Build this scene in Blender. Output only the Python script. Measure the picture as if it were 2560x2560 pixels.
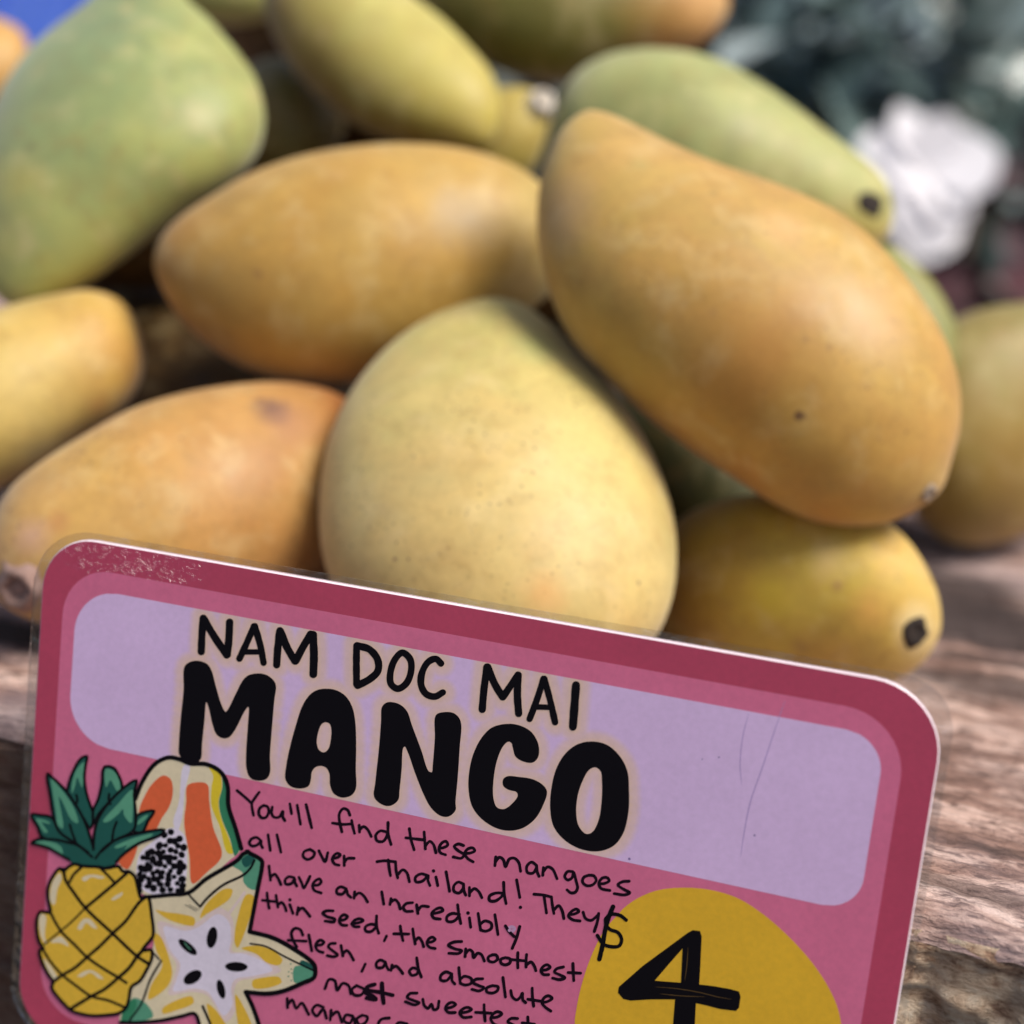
import bpy, bmesh, math, random
import numpy as np
from mathutils import Vector, Matrix, noise
from mathutils.geometry import tessellate_polygon
from mathutils.bvhtree import BVHTree

random.seed(7)
for o in list(bpy.data.objects):
    bpy.data.objects.remove(o)
scene = bpy.context.scene
COL = scene.collection
R = math.radians

# ------------------------------------------------------------------ camera
# world: X along the price card's width, Y away from the viewer, Z up,
# z = 0 is the top of the timber slab.  Metres.
FOCAL = 3500.0                        # focal length in pixels of the 2560 px photograph
LEAN = R(6.0)                         # the card leans back by this much
cx = Vector((0.95414377, 0.14853769, -0.25989657))     # card axes seen in camera space (x right, y down, z ahead)
cd = Vector((-0.10966924, 0.98129569, 0.15821326))
cn = cx.cross(cd)
CARD_K = 0.21969168
up = -cd
WZ = math.cos(LEAN) * up - math.sin(LEAN) * cn
WY = math.sin(LEAN) * up + math.cos(LEAN) * cn
WX = cx
CAM_H = 0.1153
CAM = Vector((0.075, -0.20, CAM_H))


def c2w(v):                            # camera space -> world
    return CAM + Vector((WX.dot(v), WY.dot(v), WZ.dot(v)))


def ray(px, py):
    return Vector(((px - 1280) / FOCAL, (py - 1280) / FOCAL, 1.0))


def at(px, py, depth):
    return c2w(ray(px, py) * depth)


cam = bpy.data.objects.new('camera', bpy.data.cameras.new('camera'))
COL.objects.link(cam)
xr = Vector((WX.x, WY.x, WZ.x)); yd = Vector((WX.y, WY.y, WZ.y)); zf = Vector((WX.z, WY.z, WZ.z))
m = Matrix((xr, -yd, -zf)).transposed().to_4x4()
m.translation = CAM
cam.matrix_world = m
cam.data.sensor_width = 36.0
cam.data.sensor_fit = 'HORIZONTAL'
cam.data.lens = 36.0 * FOCAL / 2560
cam.data.clip_start = 0.01
cam.data.clip_end = 300
cam.data.dof.use_dof = True
cam.data.dof.focus_distance = 0.239
cam.data.dof.aperture_fstop = 7.3
cam.data.dof.aperture_blades = 0
scene.camera = cam

# ------------------------------------------------------------------ light
SUN_EL, SUN_AZ = R(58), R(99)          # azimuth clockwise from +Y (away from the viewer)
SUN_DIR = Vector((math.sin(SUN_AZ) * math.cos(SUN_EL), math.cos(SUN_AZ) * math.cos(SUN_EL), math.sin(SUN_EL)))
world = bpy.data.worlds.new('World')
scene.world = world
world.use_nodes = True
wn = world.node_tree.nodes
sky = wn.new('ShaderNodeTexSky')
sky.sky_type = 'NISHITA'
sky.sun_disc = False
sky.sun_elevation = SUN_EL
sky.sun_rotation = SUN_AZ
sky.dust_density = 2.5
sky.air_density = 1.0
sky.ozone_density = 1.0
bg = wn['Background']
bg.inputs['Strength'].default_value = 0.10
world.node_tree.links.new(sky.outputs[0], bg.inputs['Color'])
sun = bpy.data.objects.new('sun', bpy.data.lights.new('sun', 'SUN'))
COL.objects.link(sun)
sun.data.energy = 3.8
sun.data.angle = R(28)
sun.data.color = (1.0, 0.93, 0.84)
sun.rotation_euler = SUN_DIR.to_track_quat('Z', 'Y').to_euler()
vs = scene.view_settings
scene.display_settings.display_device = 'sRGB'
vs.view_transform = 'Standard'
vs.look = 'None'
vs.exposure = 0.2
vs.gamma = 1.0
vs.use_curve_mapping = False


# ------------------------------------------------------------------ helpers
def lin(r, g, b, k=1.0):
    f = lambda c: (c / 12.92 if c <= 0.04045 else ((c + 0.055) / 1.055) ** 2.4)
    return tuple(min(0.95, f(c / 255.0) * k) for c in (r, g, b)) + (1.0,)


def tag(o, label=None, cat=None, group=None, kind=None):
    if label: o['label'] = label
    if cat: o['category'] = cat
    if group: o['group'] = group
    if kind: o['kind'] = kind
    return o


def empty(name, loc, label, cat, group=None):
    o = bpy.data.objects.new(name, None)
    o.empty_display_size = 0.02
    COL.objects.link(o)
    o.location = loc
    return tag(o, label, cat, group)


def mesh_obj(name, verts, faces, mats, parent=None, origin=None, smooth=True, midx=None):
    org = Vector(origin) if origin is not None else Vector((0, 0, 0))
    me = bpy.data.meshes.new(name)
    me.from_pydata([tuple(Vector(v) - org) for v in verts], [], faces)
    for mt in (mats if isinstance(mats, (list, tuple)) else [mats]):
        me.materials.append(mt)
    if midx is not None:
        me.polygons.foreach_set('material_index', midx)
    me.polygons.foreach_set('use_smooth', [smooth] * len(me.polygons))
    me.update()
    o = bpy.data.objects.new(name, me)
    COL.objects.link(o)
    if parent is not None:
        o.parent = parent
        o.location = org - parent.location
    else:
        o.location = org
    return o


class NT:
    """small node-tree builder"""
    def __init__(self, name):
        self.mat = bpy.data.materials.new(name)
        self.mat.use_nodes = True
        self.t = self.mat.node_tree
        self.bsdf = self.t.nodes['Principled BSDF']
        self.out = self.t.nodes['Material Output']

    def n(self, typ, **kw):
        nd = self.t.nodes.new(typ)
        for k, v in kw.items():
            if k.startswith('i_'):
                nd.inputs[k[2:].replace('_', ' ')].default_value = v
            else:
                setattr(nd, k, v)
        return nd

    def l(self, a, b):
        self.t.links.new(a, b)

    def math(self, op, a, b=None, clamp=False):
        nd = self.n('ShaderNodeMath', operation=op, use_clamp=clamp)
        for i, v in enumerate((a, b)):
            if v is None: continue
            if hasattr(v, 'links'): self.l(v, nd.inputs[i])
            else: nd.inputs[i].default_value = v
        return nd.outputs[0]

    def mix(self, fac, a, b, blend='MIX'):
        nd = self.n('ShaderNodeMix', data_type='RGBA', blend_type=blend)
        for i, v in ((0, fac), (6, a), (7, b)):
            if hasattr(v, 'links'): self.l(v, nd.inputs[i])
            else: nd.inputs[i].default_value = v
        return nd.outputs[2]

    def ramp(self, fac, stops, interp='LINEAR'):
        nd = self.n('ShaderNodeValToRGB')
        cr = nd.color_ramp
        cr.interpolation = interp
        while len(cr.elements) < len(stops): cr.elements.new(0.5)
        for e, (p, c) in zip(cr.elements, stops):
            e.position = p
            e.color = c if not isinstance(c, (int, float)) else (c, c, c, 1)
        self.l(fac, nd.inputs[0])
        return nd.outputs[0]

    def noise(self, vec, scale, detail=3, rough=0.55, dist=0.0):
        nd = self.n('ShaderNodeTexNoise')
        nd.inputs['Scale'].default_value = scale
        nd.inputs['Detail'].default_value = detail
        nd.inputs['Roughness'].default_value = rough
        nd.inputs['Distortion'].default_value = dist
        if vec is not None: self.l(vec, nd.inputs['Vector'])
        return nd.outputs['Fac']

    def obj(self):
        return self.n('ShaderNodeTexCoord').outputs['Object']

    def mapped(self, scale, loc=(0, 0, 0), rot=(0, 0, 0)):
        mp = self.n('ShaderNodeMapping')
        mp.inputs['Scale'].default_value = scale
        mp.inputs['Location'].default_value = loc
        mp.inputs['Rotation'].default_value = rot
        self.l(self.obj(), mp.inputs['Vector'])
        return mp.outputs[0]

    def bump(self, h, strength, dist):
        nd = self.n('ShaderNodeBump')
        nd.inputs['Strength'].default_value = strength
        nd.inputs['Distance'].default_value = dist
        self.l(h, nd.inputs['Height'])
        return nd.outputs[0]


def catmull(pts, closed=False, per=8):
    pts = [np.array(p, float) for p in pts]
    n = len(pts)
    out = []
    rng = range(n) if closed else range(n - 1)
    for i in rng:
        if closed:
            p0, p1, p2, p3 = pts[(i - 1) % n], pts[i], pts[(i + 1) % n], pts[(i + 2) % n]
        else:
            p1, p2 = pts[i], pts[i + 1]
            p0 = pts[i - 1] if i else 2 * p1 - p2
            p3 = pts[i + 2] if i + 2 < n else 2 * p2 - p1
        d = lambda a, b: max(1e-6, np.linalg.norm(b - a) ** 0.5)     # centripetal
        t0 = 0; t1 = d(p0, p1); t2 = t1 + d(p1, p2); t3 = t2 + d(p2, p3)
        for k in range(per):
            t = t1 + (t2 - t1) * k / per
            A1 = (t1 - t) / (t1 - t0) * p0 + (t - t0) / (t1 - t0) * p1
            A2 = (t2 - t) / (t2 - t1) * p1 + (t - t1) / (t2 - t1) * p2
            A3 = (t3 - t) / (t3 - t2) * p2 + (t - t2) / (t3 - t2) * p3
            B1 = (t2 - t) / (t2 - t0) * A1 + (t - t0) / (t2 - t0) * A2
            B2 = (t3 - t) / (t3 - t1) * A2 + (t - t1) / (t3 - t1) * A3
            out.append((t2 - t) / (t2 - t1) * B1 + (t - t1) / (t2 - t1) * B2)
    if not closed:
        out.append(pts[-1])
    return out


# ------------------------------------------------------------------ timber slab, ground
S = 2560 / 1932.0
EDGE_Y = c2w(ray(1280, 2150) * (CARD_K / cn.dot(ray(1280, 2150)))).y + 0.004    # slab's front edge, just behind the card


def wood_mat():
    b = NT('weathered_timber')
    v = b.mapped((26, 95, 95), rot=(0, 0, R(6)))
    v2 = b.mapped((190, 760, 760), rot=(0, 0, R(9)))
    g1 = b.noise(v, 1.0, 6, 0.62, 0.6)
    g2 = b.noise(v2, 1.0, 5, 0.65, 0.3)
    blot = b.noise(b.obj(), 22, 5, 0.6, 0.4)
    c = b.ramp(g1, [(0.28, lin(92, 66, 58)), (0.44, lin(158, 124, 110)), (0.55, lin(212, 180, 166)), (0.70, lin(236, 212, 202))])
    c = b.mix(b.ramp(g2, [(0.36, 0.9), (0.54, 0.0)]), c, lin(96, 70, 62))
    c = b.mix(b.ramp(blot, [(0.56, 0.0), (0.70, 0.75)]), c, lin(88, 66, 62))
    c = b.mix(b.ramp(b.noise(b.obj(), 14, 3), [(0.5, 0.0), (0.62, 0.35)]), c, lin(150, 140, 150))
    # dark stains, and the heap's shadow at both sides painted into the wood
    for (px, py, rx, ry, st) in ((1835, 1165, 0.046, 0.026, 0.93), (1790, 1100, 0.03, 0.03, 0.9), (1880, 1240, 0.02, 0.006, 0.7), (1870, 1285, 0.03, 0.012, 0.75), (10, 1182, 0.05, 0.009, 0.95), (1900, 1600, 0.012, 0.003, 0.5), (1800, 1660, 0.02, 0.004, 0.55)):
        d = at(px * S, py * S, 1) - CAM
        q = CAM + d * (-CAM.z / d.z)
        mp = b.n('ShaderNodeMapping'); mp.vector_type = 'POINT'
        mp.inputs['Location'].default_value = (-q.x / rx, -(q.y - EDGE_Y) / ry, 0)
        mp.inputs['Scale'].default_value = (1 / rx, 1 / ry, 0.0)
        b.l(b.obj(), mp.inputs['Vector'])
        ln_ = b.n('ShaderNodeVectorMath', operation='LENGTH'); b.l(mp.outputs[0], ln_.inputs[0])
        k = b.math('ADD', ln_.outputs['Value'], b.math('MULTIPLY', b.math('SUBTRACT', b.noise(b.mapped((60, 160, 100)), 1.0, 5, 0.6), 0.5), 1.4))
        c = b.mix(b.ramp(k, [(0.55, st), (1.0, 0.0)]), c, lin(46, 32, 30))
    b.l(c, b.bsdf.inputs['Base Color'])
    b.bsdf.inputs['Roughness'].default_value = 0.75
    h = b.math('ADD', b.math('MULTIPLY', g2, 1.0), b.math('MULTIPLY', b.noise(b.mapped((420, 1500, 1500), rot=(0, 0, R(9))), 1.0, 3), 0.5))
    b.l(b.bump(h, 1.0, 0.0014), b.bsdf.inputs['Normal'])
    return b.mat


def bark_mat():
    b = NT('crumbling_bark')
    v = b.mapped((150, 150, 330))
    g = b.noise(v, 1.0, 8, 0.72, 0.4)
    g2 = b.noise(b.obj(), 60, 4, 0.6)
    c = b.ramp(g, [(0.33, lin(80, 54, 44)), (0.43, lin(172, 136, 110)), (0.54, lin(226, 198, 168)), (0.72, lin(245, 230, 208))])
    sep = b.n('ShaderNodeSeparateXYZ'); b.l(b.obj(), sep.inputs[0])
    # pale crumbling bark at right; left darkened, shadow put into the colour
    side = b.math('ADD', b.math('MULTIPLY', sep.outputs[0], 9.0), b.math('MULTIPLY', g2, 0.5))
    c = b.mix(b.ramp(side, [(0.2, 0.85), (1.1, 0.0)]), c, lin(116, 80, 66))
    b.l(c, b.bsdf.inputs['Base Color'])
    b.bsdf.inputs['Roughness'].default_value = 0.9
    b.l(b.bump(g, 1.0, 0.003), b.bsdf.inputs['Normal'])
    return b.mat


SLAB_X0, SLAB_X1, SLAB_D, SLAB_T = -0.75, 0.95, 0.62, 0.085
bench = empty('timber_bench', (0.08, EDGE_Y + 0.3, -0.62), 'rough weathered timber slab bench with a crumbling bark edge, carrying the mangoes', 'bench')


def edge_wobble(x):
    return 0.004 * noise.noise((x * 9, 3.1, 0)) + 0.0026 * noise.noise((x * 45, 1.7, 0)) + 0.0020 * noise.noise((x * 130, 5.2, 0)) + 0.003


def build_slab():
    def axis(a, b, f0, f1, fine, coarse):
        xs = [a]
        while xs[-1] < b:
            xs.append(xs[-1] + (fine if f0 <= xs[-1] <= f1 else coarse))
        return xs
    xs = axis(SLAB_X0, SLAB_X1, -0.03, 0.24, 0.0011, 0.012)
    ys = [0.0]
    while ys[-1] < SLAB_D:
        ys.append(ys[-1] + (0.0012 if ys[-1] < 0.10 else 0.008))
    V, F = [], []
    nx = len(xs)
    for j, y in enumerate(ys):
        for x in xs:
            yy = EDGE_Y + y + edge_wobble(x) * max(0, 1 - y / 0.05)
            z = 0.0014 * noise.noise((x * 14, yy * 55, 0.3)) + 0.0009 * noise.noise((x * 75, yy * 260 + x * 30, 4.3)) + 0.0004 * noise.noise((x * 420, yy * 800, 1.1)) + 0.0009 * noise.noise((x * 22, yy * 22, 9.0))
            z += 0.0006 * noise.noise((x * 220, yy * 420, 2.2))
            fl = max(0.0, 1 - y / 0.016)
            z -= 0.0022 * fl * max(0, noise.noise((x * 110, yy * 300, 6.6)))
            z -= 0.0015
            if y < 0.006: z -= 0.0035 * (1 - y / 0.006) ** 2
            V.append((x, yy, z))
    for j in range(len(ys) - 1):
        for i in range(nx - 1):
            a = j * nx + i
            F.append((a, a + 1, a + nx + 1, a + nx))
    # back, ends and underside close the slab
    top_back = (len(ys) - 1) * nx
    b0 = len(V)
    yb = EDGE_Y + ys[-1]
    V += [(xs[0], EDGE_Y + 0.006, -SLAB_T), (xs[-1], EDGE_Y + 0.006, -SLAB_T), (xs[-1], yb, -SLAB_T), (xs[0], yb, -SLAB_T)]
    F.append((b0, b0 + 3, b0 + 2, b0 + 1))
    F.append((b0 + 3, top_back, top_back + nx - 1, b0 + 2))
    F.append([b0 + 3, b0] + [j * nx for j in range(len(ys))])
    F.append([b0 + 1, b0 + 2] + [j * nx + nx - 1 for j in range(len(ys) - 1, -1, -1)])
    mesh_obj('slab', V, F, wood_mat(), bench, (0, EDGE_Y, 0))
    # bark: a rough skin on the front
    zs = []
    z = 0.0
    while z > -SLAB_T - 0.002:
        zs.append(z); z -= 0.0011 if z > -0.06 else 0.004
    V, F = [], []
    for z in zs:
        k = min(1, -z / 0.004)
        for x in xs:
            big = noise.noise((x * 30, z * 60, 7.7))
            cell = noise.cell((x * 160 + 2 * noise.noise((x * 60, z * 60, 1)), z * 330, 1.0))
            d = 0.0018 * big + 0.0020 * (cell - 0.5) + 0.0018 * noise.noise((x * 190, z * 330, 3.0)) + 0.0010 * noise.noise((x * 500, z * 700, 6.0))
            y = EDGE_Y + edge_wobble(x) + 0.0012 * (1 - k) - 0.0010 * k - k * max(-0.0016, d) * 0.9
            zz = z - 0.0042 if z == 0.0 else z - 0.0042 + 0.0006 * noise.noise((x * 90, z * 200, 8.0))
            V.append((x, y, zz))
    for j in range(len(zs) - 1):
        for i in range(nx - 1):
            a = j * nx + i
            F.append((a, a + nx, a + nx + 1, a + 1))
    mesh_obj('bark_edge', V, F, bark_mat(), bench, (0, EDGE_Y, 0))
    # two log legs under it
    lm = bark_mat()
    for lx in (-0.5, 0.7):
        V, F = [], []
        for k, zz in enumerate((-SLAB_T - 0.0005, -0.3, -0.62)):
            for a in range(20):
                t = 2 * math.pi * a / 20
                rr = 0.11 * (1 + 0.08 * noise.noise((math.cos(t) * 2, math.sin(t) * 2, zz * 4 + lx)))
                V.append((lx + rr * math.cos(t), EDGE_Y + 0.31 + rr * math.sin(t), zz))
        for k in range(2):
            for a in range(20):
                F.append((k * 20 + a, k * 20 + (a + 1) % 20, (k + 1) * 20 + (a + 1) % 20, (k + 1) * 20 + a)[::-1])
        F.append(tuple(range(20))); F.append(tuple(range(59, 39, -1)))
        mesh_obj('leg', V, F, lm, bench, (lx, EDGE_Y + 0.31, -0.62))


build_slab()


def soil():
    b = NT('dark_soil')
    g = b.noise(b.obj(), 6, 8, 0.65)
    b.l(b.ramp(g, [(0.3, lin(40, 32, 26)), (0.7, lin(92, 76, 60))]), b.bsdf.inputs['Base Color'])
    b.bsdf.inputs['Roughness'].default_value = 0.95
    b.l(b.bump(g, 0.8, 0.03), b.bsdf.inputs['Normal'])
    V, F = [], []
    n = 40
    for j in range(n + 1):
        for i in range(n + 1):
            x = (i / n - 0.5) * 2; y = (j / n - 0.5) * 2
            x = 120 * x * abs(x); y = 120 * y * abs(y)
            V.append((x, y, -0.62 - 0.002 + 0.0 * x))
    for j in range(n):
        for i in range(n):
            a = j * (n + 1) + i
            F.append((a, a + 1, a + n + 2, a + n + 1))
    o = mesh_obj('ground', V, F, b.mat)
    tag(o, 'dark earth ground below and behind the bench', kind='structure')


soil()


# ------------------------------------------------------------------ mangoes
S = 2560 / 1932.0                      # outlines below were read off a 1932 px view


def mango_mat(name, stops, blush=None, blush_amt=0.5, speck=0.35, spots=(), seed=0.0, bloom=0.10, around=None, mottle=lin(150, 112, 50)):
    bloom = bloom + 0.10
    b = NT(name)
    ax = b.n('ShaderNodeAttribute', attribute_name='axis_pos').outputs['Fac']
    ob = b.n('ShaderNodeTexCoord').outputs['Object']
    off = b.n('ShaderNodeVectorMath', operation='ADD'); off.inputs[1].default_value = (seed * 1.7, seed * 0.9, seed * 2.3)
    b.l(ob, off.inputs[0]); v = off.outputs[0]
    big = b.noise(v, 26, 3, 0.5, 0.3)
    mid = b.noise(v, 70, 4, 0.55, 0.4)
    fine = b.noise(v, 520, 3, 0.6)
    f = b.math('ADD', ax, b.math('MULTIPLY', b.math('SUBTRACT', big, 0.5), 0.9))
    c = b.ramp(f, stops)
    if around:                         # (colour, strength): the fruit's one cheek
        ar = b.n('ShaderNodeAttribute', attribute_name='cheek').outputs['Fac']
        k = b.ramp(b.math('ADD', ar, b.math('MULTIPLY', b.math('SUBTRACT', mid, 0.5), 0.7)), [(0.35, 0.0), (0.85, around[1])])
        c = b.mix(k, c, around[0])
    if blush:
        c = b.mix(b.ramp(b.noise(v, 34, 4, 0.6, 0.5), [(0.42, 0.0), (0.68, blush_amt)]), c, blush)
    c = b.mix(1.0, c, b.ramp(mid, [(0.25, 0.76), (0.75, 0.96)]), 'MULTIPLY')
    c = b.mix(1.0, c, (0.965, 0.985, 0.87, 1), 'MULTIPLY')
    mott = b.noise(v, 150, 5, 0.68, 0.6)
    c = b.mix(b.ramp(mott, [(0.50, 0.0), (0.72, 0.34)]), c, mottle)
    c = b.mix(b.ramp(b.noise(v, 95, 4, 0.6, 0.3), [(0.52, 0.0), (0.75, 0.30)]), c, lin(226, 204, 150))
    c = b.mix(1.0, c, b.ramp(fine, [(0.3, 0.94), (0.7, 1.05)]), 'MULTIPLY')
    # lenticels: tiny brown pin-points, denser in places
    for sc, rad, st, dens in ((520, 0.24, 0.42, 0.35), (300, 0.15, 0.55, 0.45), (150, 0.085, 0.8, 0.45)):
        vo = b.n('ShaderNodeTexVoronoi'); vo.inputs['Scale'].default_value = sc
        b.l(v, vo.inputs['Vector'])
        dot = b.ramp(vo.outputs['Distance'], [(rad * 0.5, 1.0), (rad, 0.0)])
        pick = b.n('ShaderNodeSeparateColor'); b.l(vo.outputs['Color'], pick.inputs[0])
        sel = b.math('GREATER_THAN', pick.outputs[0], dens)
        where = b.ramp(b.noise(v, 40, 3, 0.6), [(0.40, 0.15), (0.62, 1.0)])
        c = b.mix(b.math('MULTIPLY', b.math('MULTIPLY', dot, sel), b.math('MULTIPLY', where, st * speck * 2)), c, lin(92, 66, 40))
    # scars and discoloured patches on the skin; a few are painted sheen
    for (p, rad, col, st, soft) in spots:
        d = b.n('ShaderNodeVectorMath', operation='DISTANCE'); d.inputs[1].default_value = p
        b.l(ob, d.inputs[0])
        dd = b.math('ADD', b.math('DIVIDE', d.outputs['Value'], rad), b.math('MULTIPLY', b.math('SUBTRACT', b.noise(v, 0.9 / rad, 4, 0.6), 0.5), 1.3 if soft < 0.9 else 0.8))
        c = b.mix(b.ramp(dd, [(max(0.0, 1 - soft), st), (1.0, 0.0)]), c, col)
    b.l(c, b.bsdf.inputs['Base Color'])
    b.l(b.ramp(mid, [(0.3, 0.46), (0.7, 0.62)]), b.bsdf.inputs['Roughness'])
    b.bsdf.inputs['Specular IOR Level'].default_value = 0.42
    b.bsdf.inputs['Subsurface Weight'].default_value = 0.05
    b.bsdf.inputs['Subsurface Radius'].default_value = (0.006, 0.003, 0.001)
    b.bsdf.inputs['Subsurface Scale'].default_value = 1.0
    b.bsdf.inputs['Sheen Weight'].default_value = bloom
    b.bsdf.inputs['Sheen Roughness'].default_value = 0.5
    b.l(b.bump(b.math('ADD', b.math('MULTIPLY', fine, 0.3), mid), 0.12, 0.001), b.bsdf.inputs['Normal'])
    return b.mat


def resample(poly, n):
    P = np.array(poly)
    seg = np.r_[0, np.cumsum(np.linalg.norm(np.diff(P, axis=0), axis=1))]
    seg /= seg[-1]
    t = (1 - np.cos(np.pi * np.arange(n + 1) / n)) / 2
    return np.stack([np.interp(t, seg, P[:, k]) for k in range(2)], 1), t


MANGO_BVH = {}


def mango(key, label, left, right, d0, d1, flat=0.95, stops=None, blush=None, blush_amt=0.5, speck=0.35,
          spots=(), seed=0.0, bloom=0.10, around=None, cheek=(0, 1), lump=0.0013, group='mangoes heaped on the timber slab'):
    """left / right: the two sides of the fruit between its two ends (both lists share their end points)."""
    n, m = 56, 64
    loop = list(left) + list(right[1:-1])[::-1]
    nl = len(left) - 1
    cur = catmull(loop, True, 14)
    L = cur[:nl * 14 + 1]
    Rr = [cur[0]] + cur[nl * 14:][::-1]
    L, t = resample(L, n)
    Rr, _ = resample(Rr, n)
    V, A, C = [], [], []
    for k in range(n + 1):
        dep = d0 + (d1 - d0) * t[k]
        l = at(L[k][0] * S, L[k][1] * S, dep); r = at(Rr[k][0] * S, Rr[k][1] * S, dep)
        c = (l + r) / 2
        h = (l - r) / 2
        vd = (c - CAM).normalized()
        rad = h.length * flat
        for a in range(m):
            th = 2 * math.pi * a / m
            p = c + h * math.cos(th) + vd * rad * math.sin(th)
            if 0 < k < n:
                q = p * 28
                p = p + (p - c).normalized() * lump * noise.noise((q.x + seed, q.y, q.z)) * min(1, rad / 0.02)
            V.append(p)
            A.append(t[k])
            C.append(0.5 + 0.5 * (cheek[0] * math.cos(th) - cheek[1] * math.sin(th)))
    F = []
    for k in range(n):
        for a in range(m):
            i0 = k * m + a; i1 = k * m + (a + 1) % m
            F.append((i0, i1, i1 + m, i0 + m))
    lo = min(V, key=lambda p: p.z)
    org = Vector((sum(p.x for p in V) / len(V), sum(p.y for p in V) / len(V), lo.z))
    root = empty('mango', org, label, 'mango', group)
    bv = BVHTree.FromPolygons(V, F)
    MANGO_BVH[key] = (bv, V, root)
    sp = []
    for (px, py, rad_px, col, st, soft) in spots:
        d = (at(px * S, py * S, 1) - CAM).normalized()
        hit = bv.ray_cast(CAM, d)
        if hit[0] is None: continue
        sp.append((tuple(hit[0] - org), rad_px * S * hit[3] / FOCAL, col, st, soft))
    mt = mango_mat('mango_skin_' + key, stops, blush, blush_amt, speck, sp, seed, bloom, around)
    o = mesh_obj('fruit', V, F, mt, root, org)
    me = o.data
    for nm, dat in (('axis_pos', A), ('cheek', C)):
        at_ = me.attributes.new(nm, 'FLOAT', 'POINT')
        at_.data.foreach_set('value', dat)
    # weld the two poles
    bm = bmesh.new(); bm.from_mesh(me)
    bmesh.ops.remove_doubles(bm, verts=bm.verts, dist=1e-6)
    bmesh.ops.recalc_face_normals(bm, faces=bm.faces)
    bm.to_mesh(me); bm.free()
    return root


def simple_mat(name, col, rough=0.7, spec=0.4, nscale=300, amt=0.25, bump=0.4):
    b = NT(name)
    g = b.noise(b.obj(), nscale, 4, 0.6)
    b.l(b.mix(1.0, col, b.ramp(g, [(0.3, 1 - amt), (0.7, 1 + amt)]), 'MULTIPLY'), b.bsdf.inputs['Base Color'])
    b.bsdf.inputs['Roughness'].default_value = rough
    b.bsdf.inputs['Specular IOR Level'].default_value = spec
    b.l(b.bump(g, bump, 0.0006), b.bsdf.inputs['Normal'])
    return b.mat


STEM_DARK = simple_mat('dark_stem_scar', lin(46, 36, 30), 0.8, 0.4, 500, 0.7, 1.0)
STEM_PALE = simple_mat('pale_stem_end', lin(222, 212, 198), 0.8)
STEM_BROWN = simple_mat('brown_stem_stub', lin(150, 122, 112), 0.85)


def stem(key, px, py, rad_px, mat, name='stem_scar', height=0.5, sink=0.3, tilt=(0, 0)):
    """a lumpy button seated on the skin where the stalk was"""
    bv, _, root = MANGO_BVH[key]
    d = (at(px * S, py * S, 1) - CAM).normalized()
    hit, nrm, _, dist = bv.ray_cast(CAM, d)
    if hit is None: return
    if nrm.dot(d) > 0: nrm = -nrm
    nrm = (nrm + WXv * tilt[0] + Vector((0, 0, 1)) * tilt[1]).normalized()
    r = rad_px * S * dist / FOCAL
    q = nrm.to_track_quat('Z', 'Y')
    V, F = [], []
    prof = [(1.35, -sink), (1.2, 0.0), (1.02, height * 0.7), (0.84, height), (0.66, height * 0.7), (0.45, height * 0.1), (0.22, height * 0.35), (0.0, height * 0.4)]
    na = 20
    for (pr, pz) in prof:
        for a in range(na):
            t = 2 * math.pi * a / na
            k = 1 + 0.34 * noise.noise((math.cos(t) * 1.7 + px, math.sin(t) * 1.7, pz * 2))
            V.append(hit + q @ Vector((r * pr * k * math.cos(t), r * pr * k * math.sin(t), r * pz * (0.85 + 0.15 * k))))
    for k in range(len(prof) - 1):
        for a in range(na):
            F.append((k * na + a, k * na + (a + 1) % na, (k + 1) * na + (a + 1) % na, (k + 1) * na + a))
    mesh_obj(name, V, F, mat, root, hit)


WXv = Vector((1, 0, 0))
Y1 = lin(214, 178, 104); Y2 = lin(206, 164, 84); CREAM = lin(222, 196, 132); OR = lin(198, 140, 66); OR2 = lin(186, 124, 58)
GR = lin(150, 158, 92); GR2 = lin(170, 176, 104); YG = lin(196, 190, 104); OLV = lin(132, 128, 58); PINK = lin(214, 158, 110)
BR = lin(110, 84, 66)

mango('front', 'pale yellow speckled mango at the front of the heap, directly behind the card',
      [(925, 561), (980, 570), (1032, 603), (1086, 655), (1141, 713), (1194, 786), (1240, 870), (1270, 955), (1280, 1040), (1268, 1130), (1225, 1215), (1130, 1280), (990, 1300)],
      [(925, 561), (865, 575), (800, 604), (730, 655), (670, 722), (630, 800), (610, 880), (604, 965), (612, 1050), (640, 1125), (700, 1205), (830, 1275), (990, 1300)],
      0.345, 0.285, 0.85, [(0.0, lin(200, 186, 112)), (0.3, lin(214, 192, 122)), (0.55, CREAM), (1.0, lin(224, 190, 118))], lin(222, 178, 112), 0.45, 0.75,
      spots=[(1010, 655, 70, lin(176, 186, 108), 0.5, 0.9), (745, 1055, 5, lin(120, 80, 62), 0.9, 0.5), (770, 1055, 4, lin(120, 80, 62), 0.8, 0.5), (1205, 1100, 6, BR, 0.7, 0.6),
             (780, 862, 5, BR, 0.6, 0.6), (880, 970, 4, BR, 0.6, 0.6), (905, 915, 4, BR, 0.6, 0.6), (705, 745, 9, lin(150, 130, 96), 0.5, 0.8), (1030, 1120, 60, lin(222, 164, 92), 0.55, 0.95), (820, 905, 60, lin(190, 172, 112), 0.35, 0.95)], seed=1.0)

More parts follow.
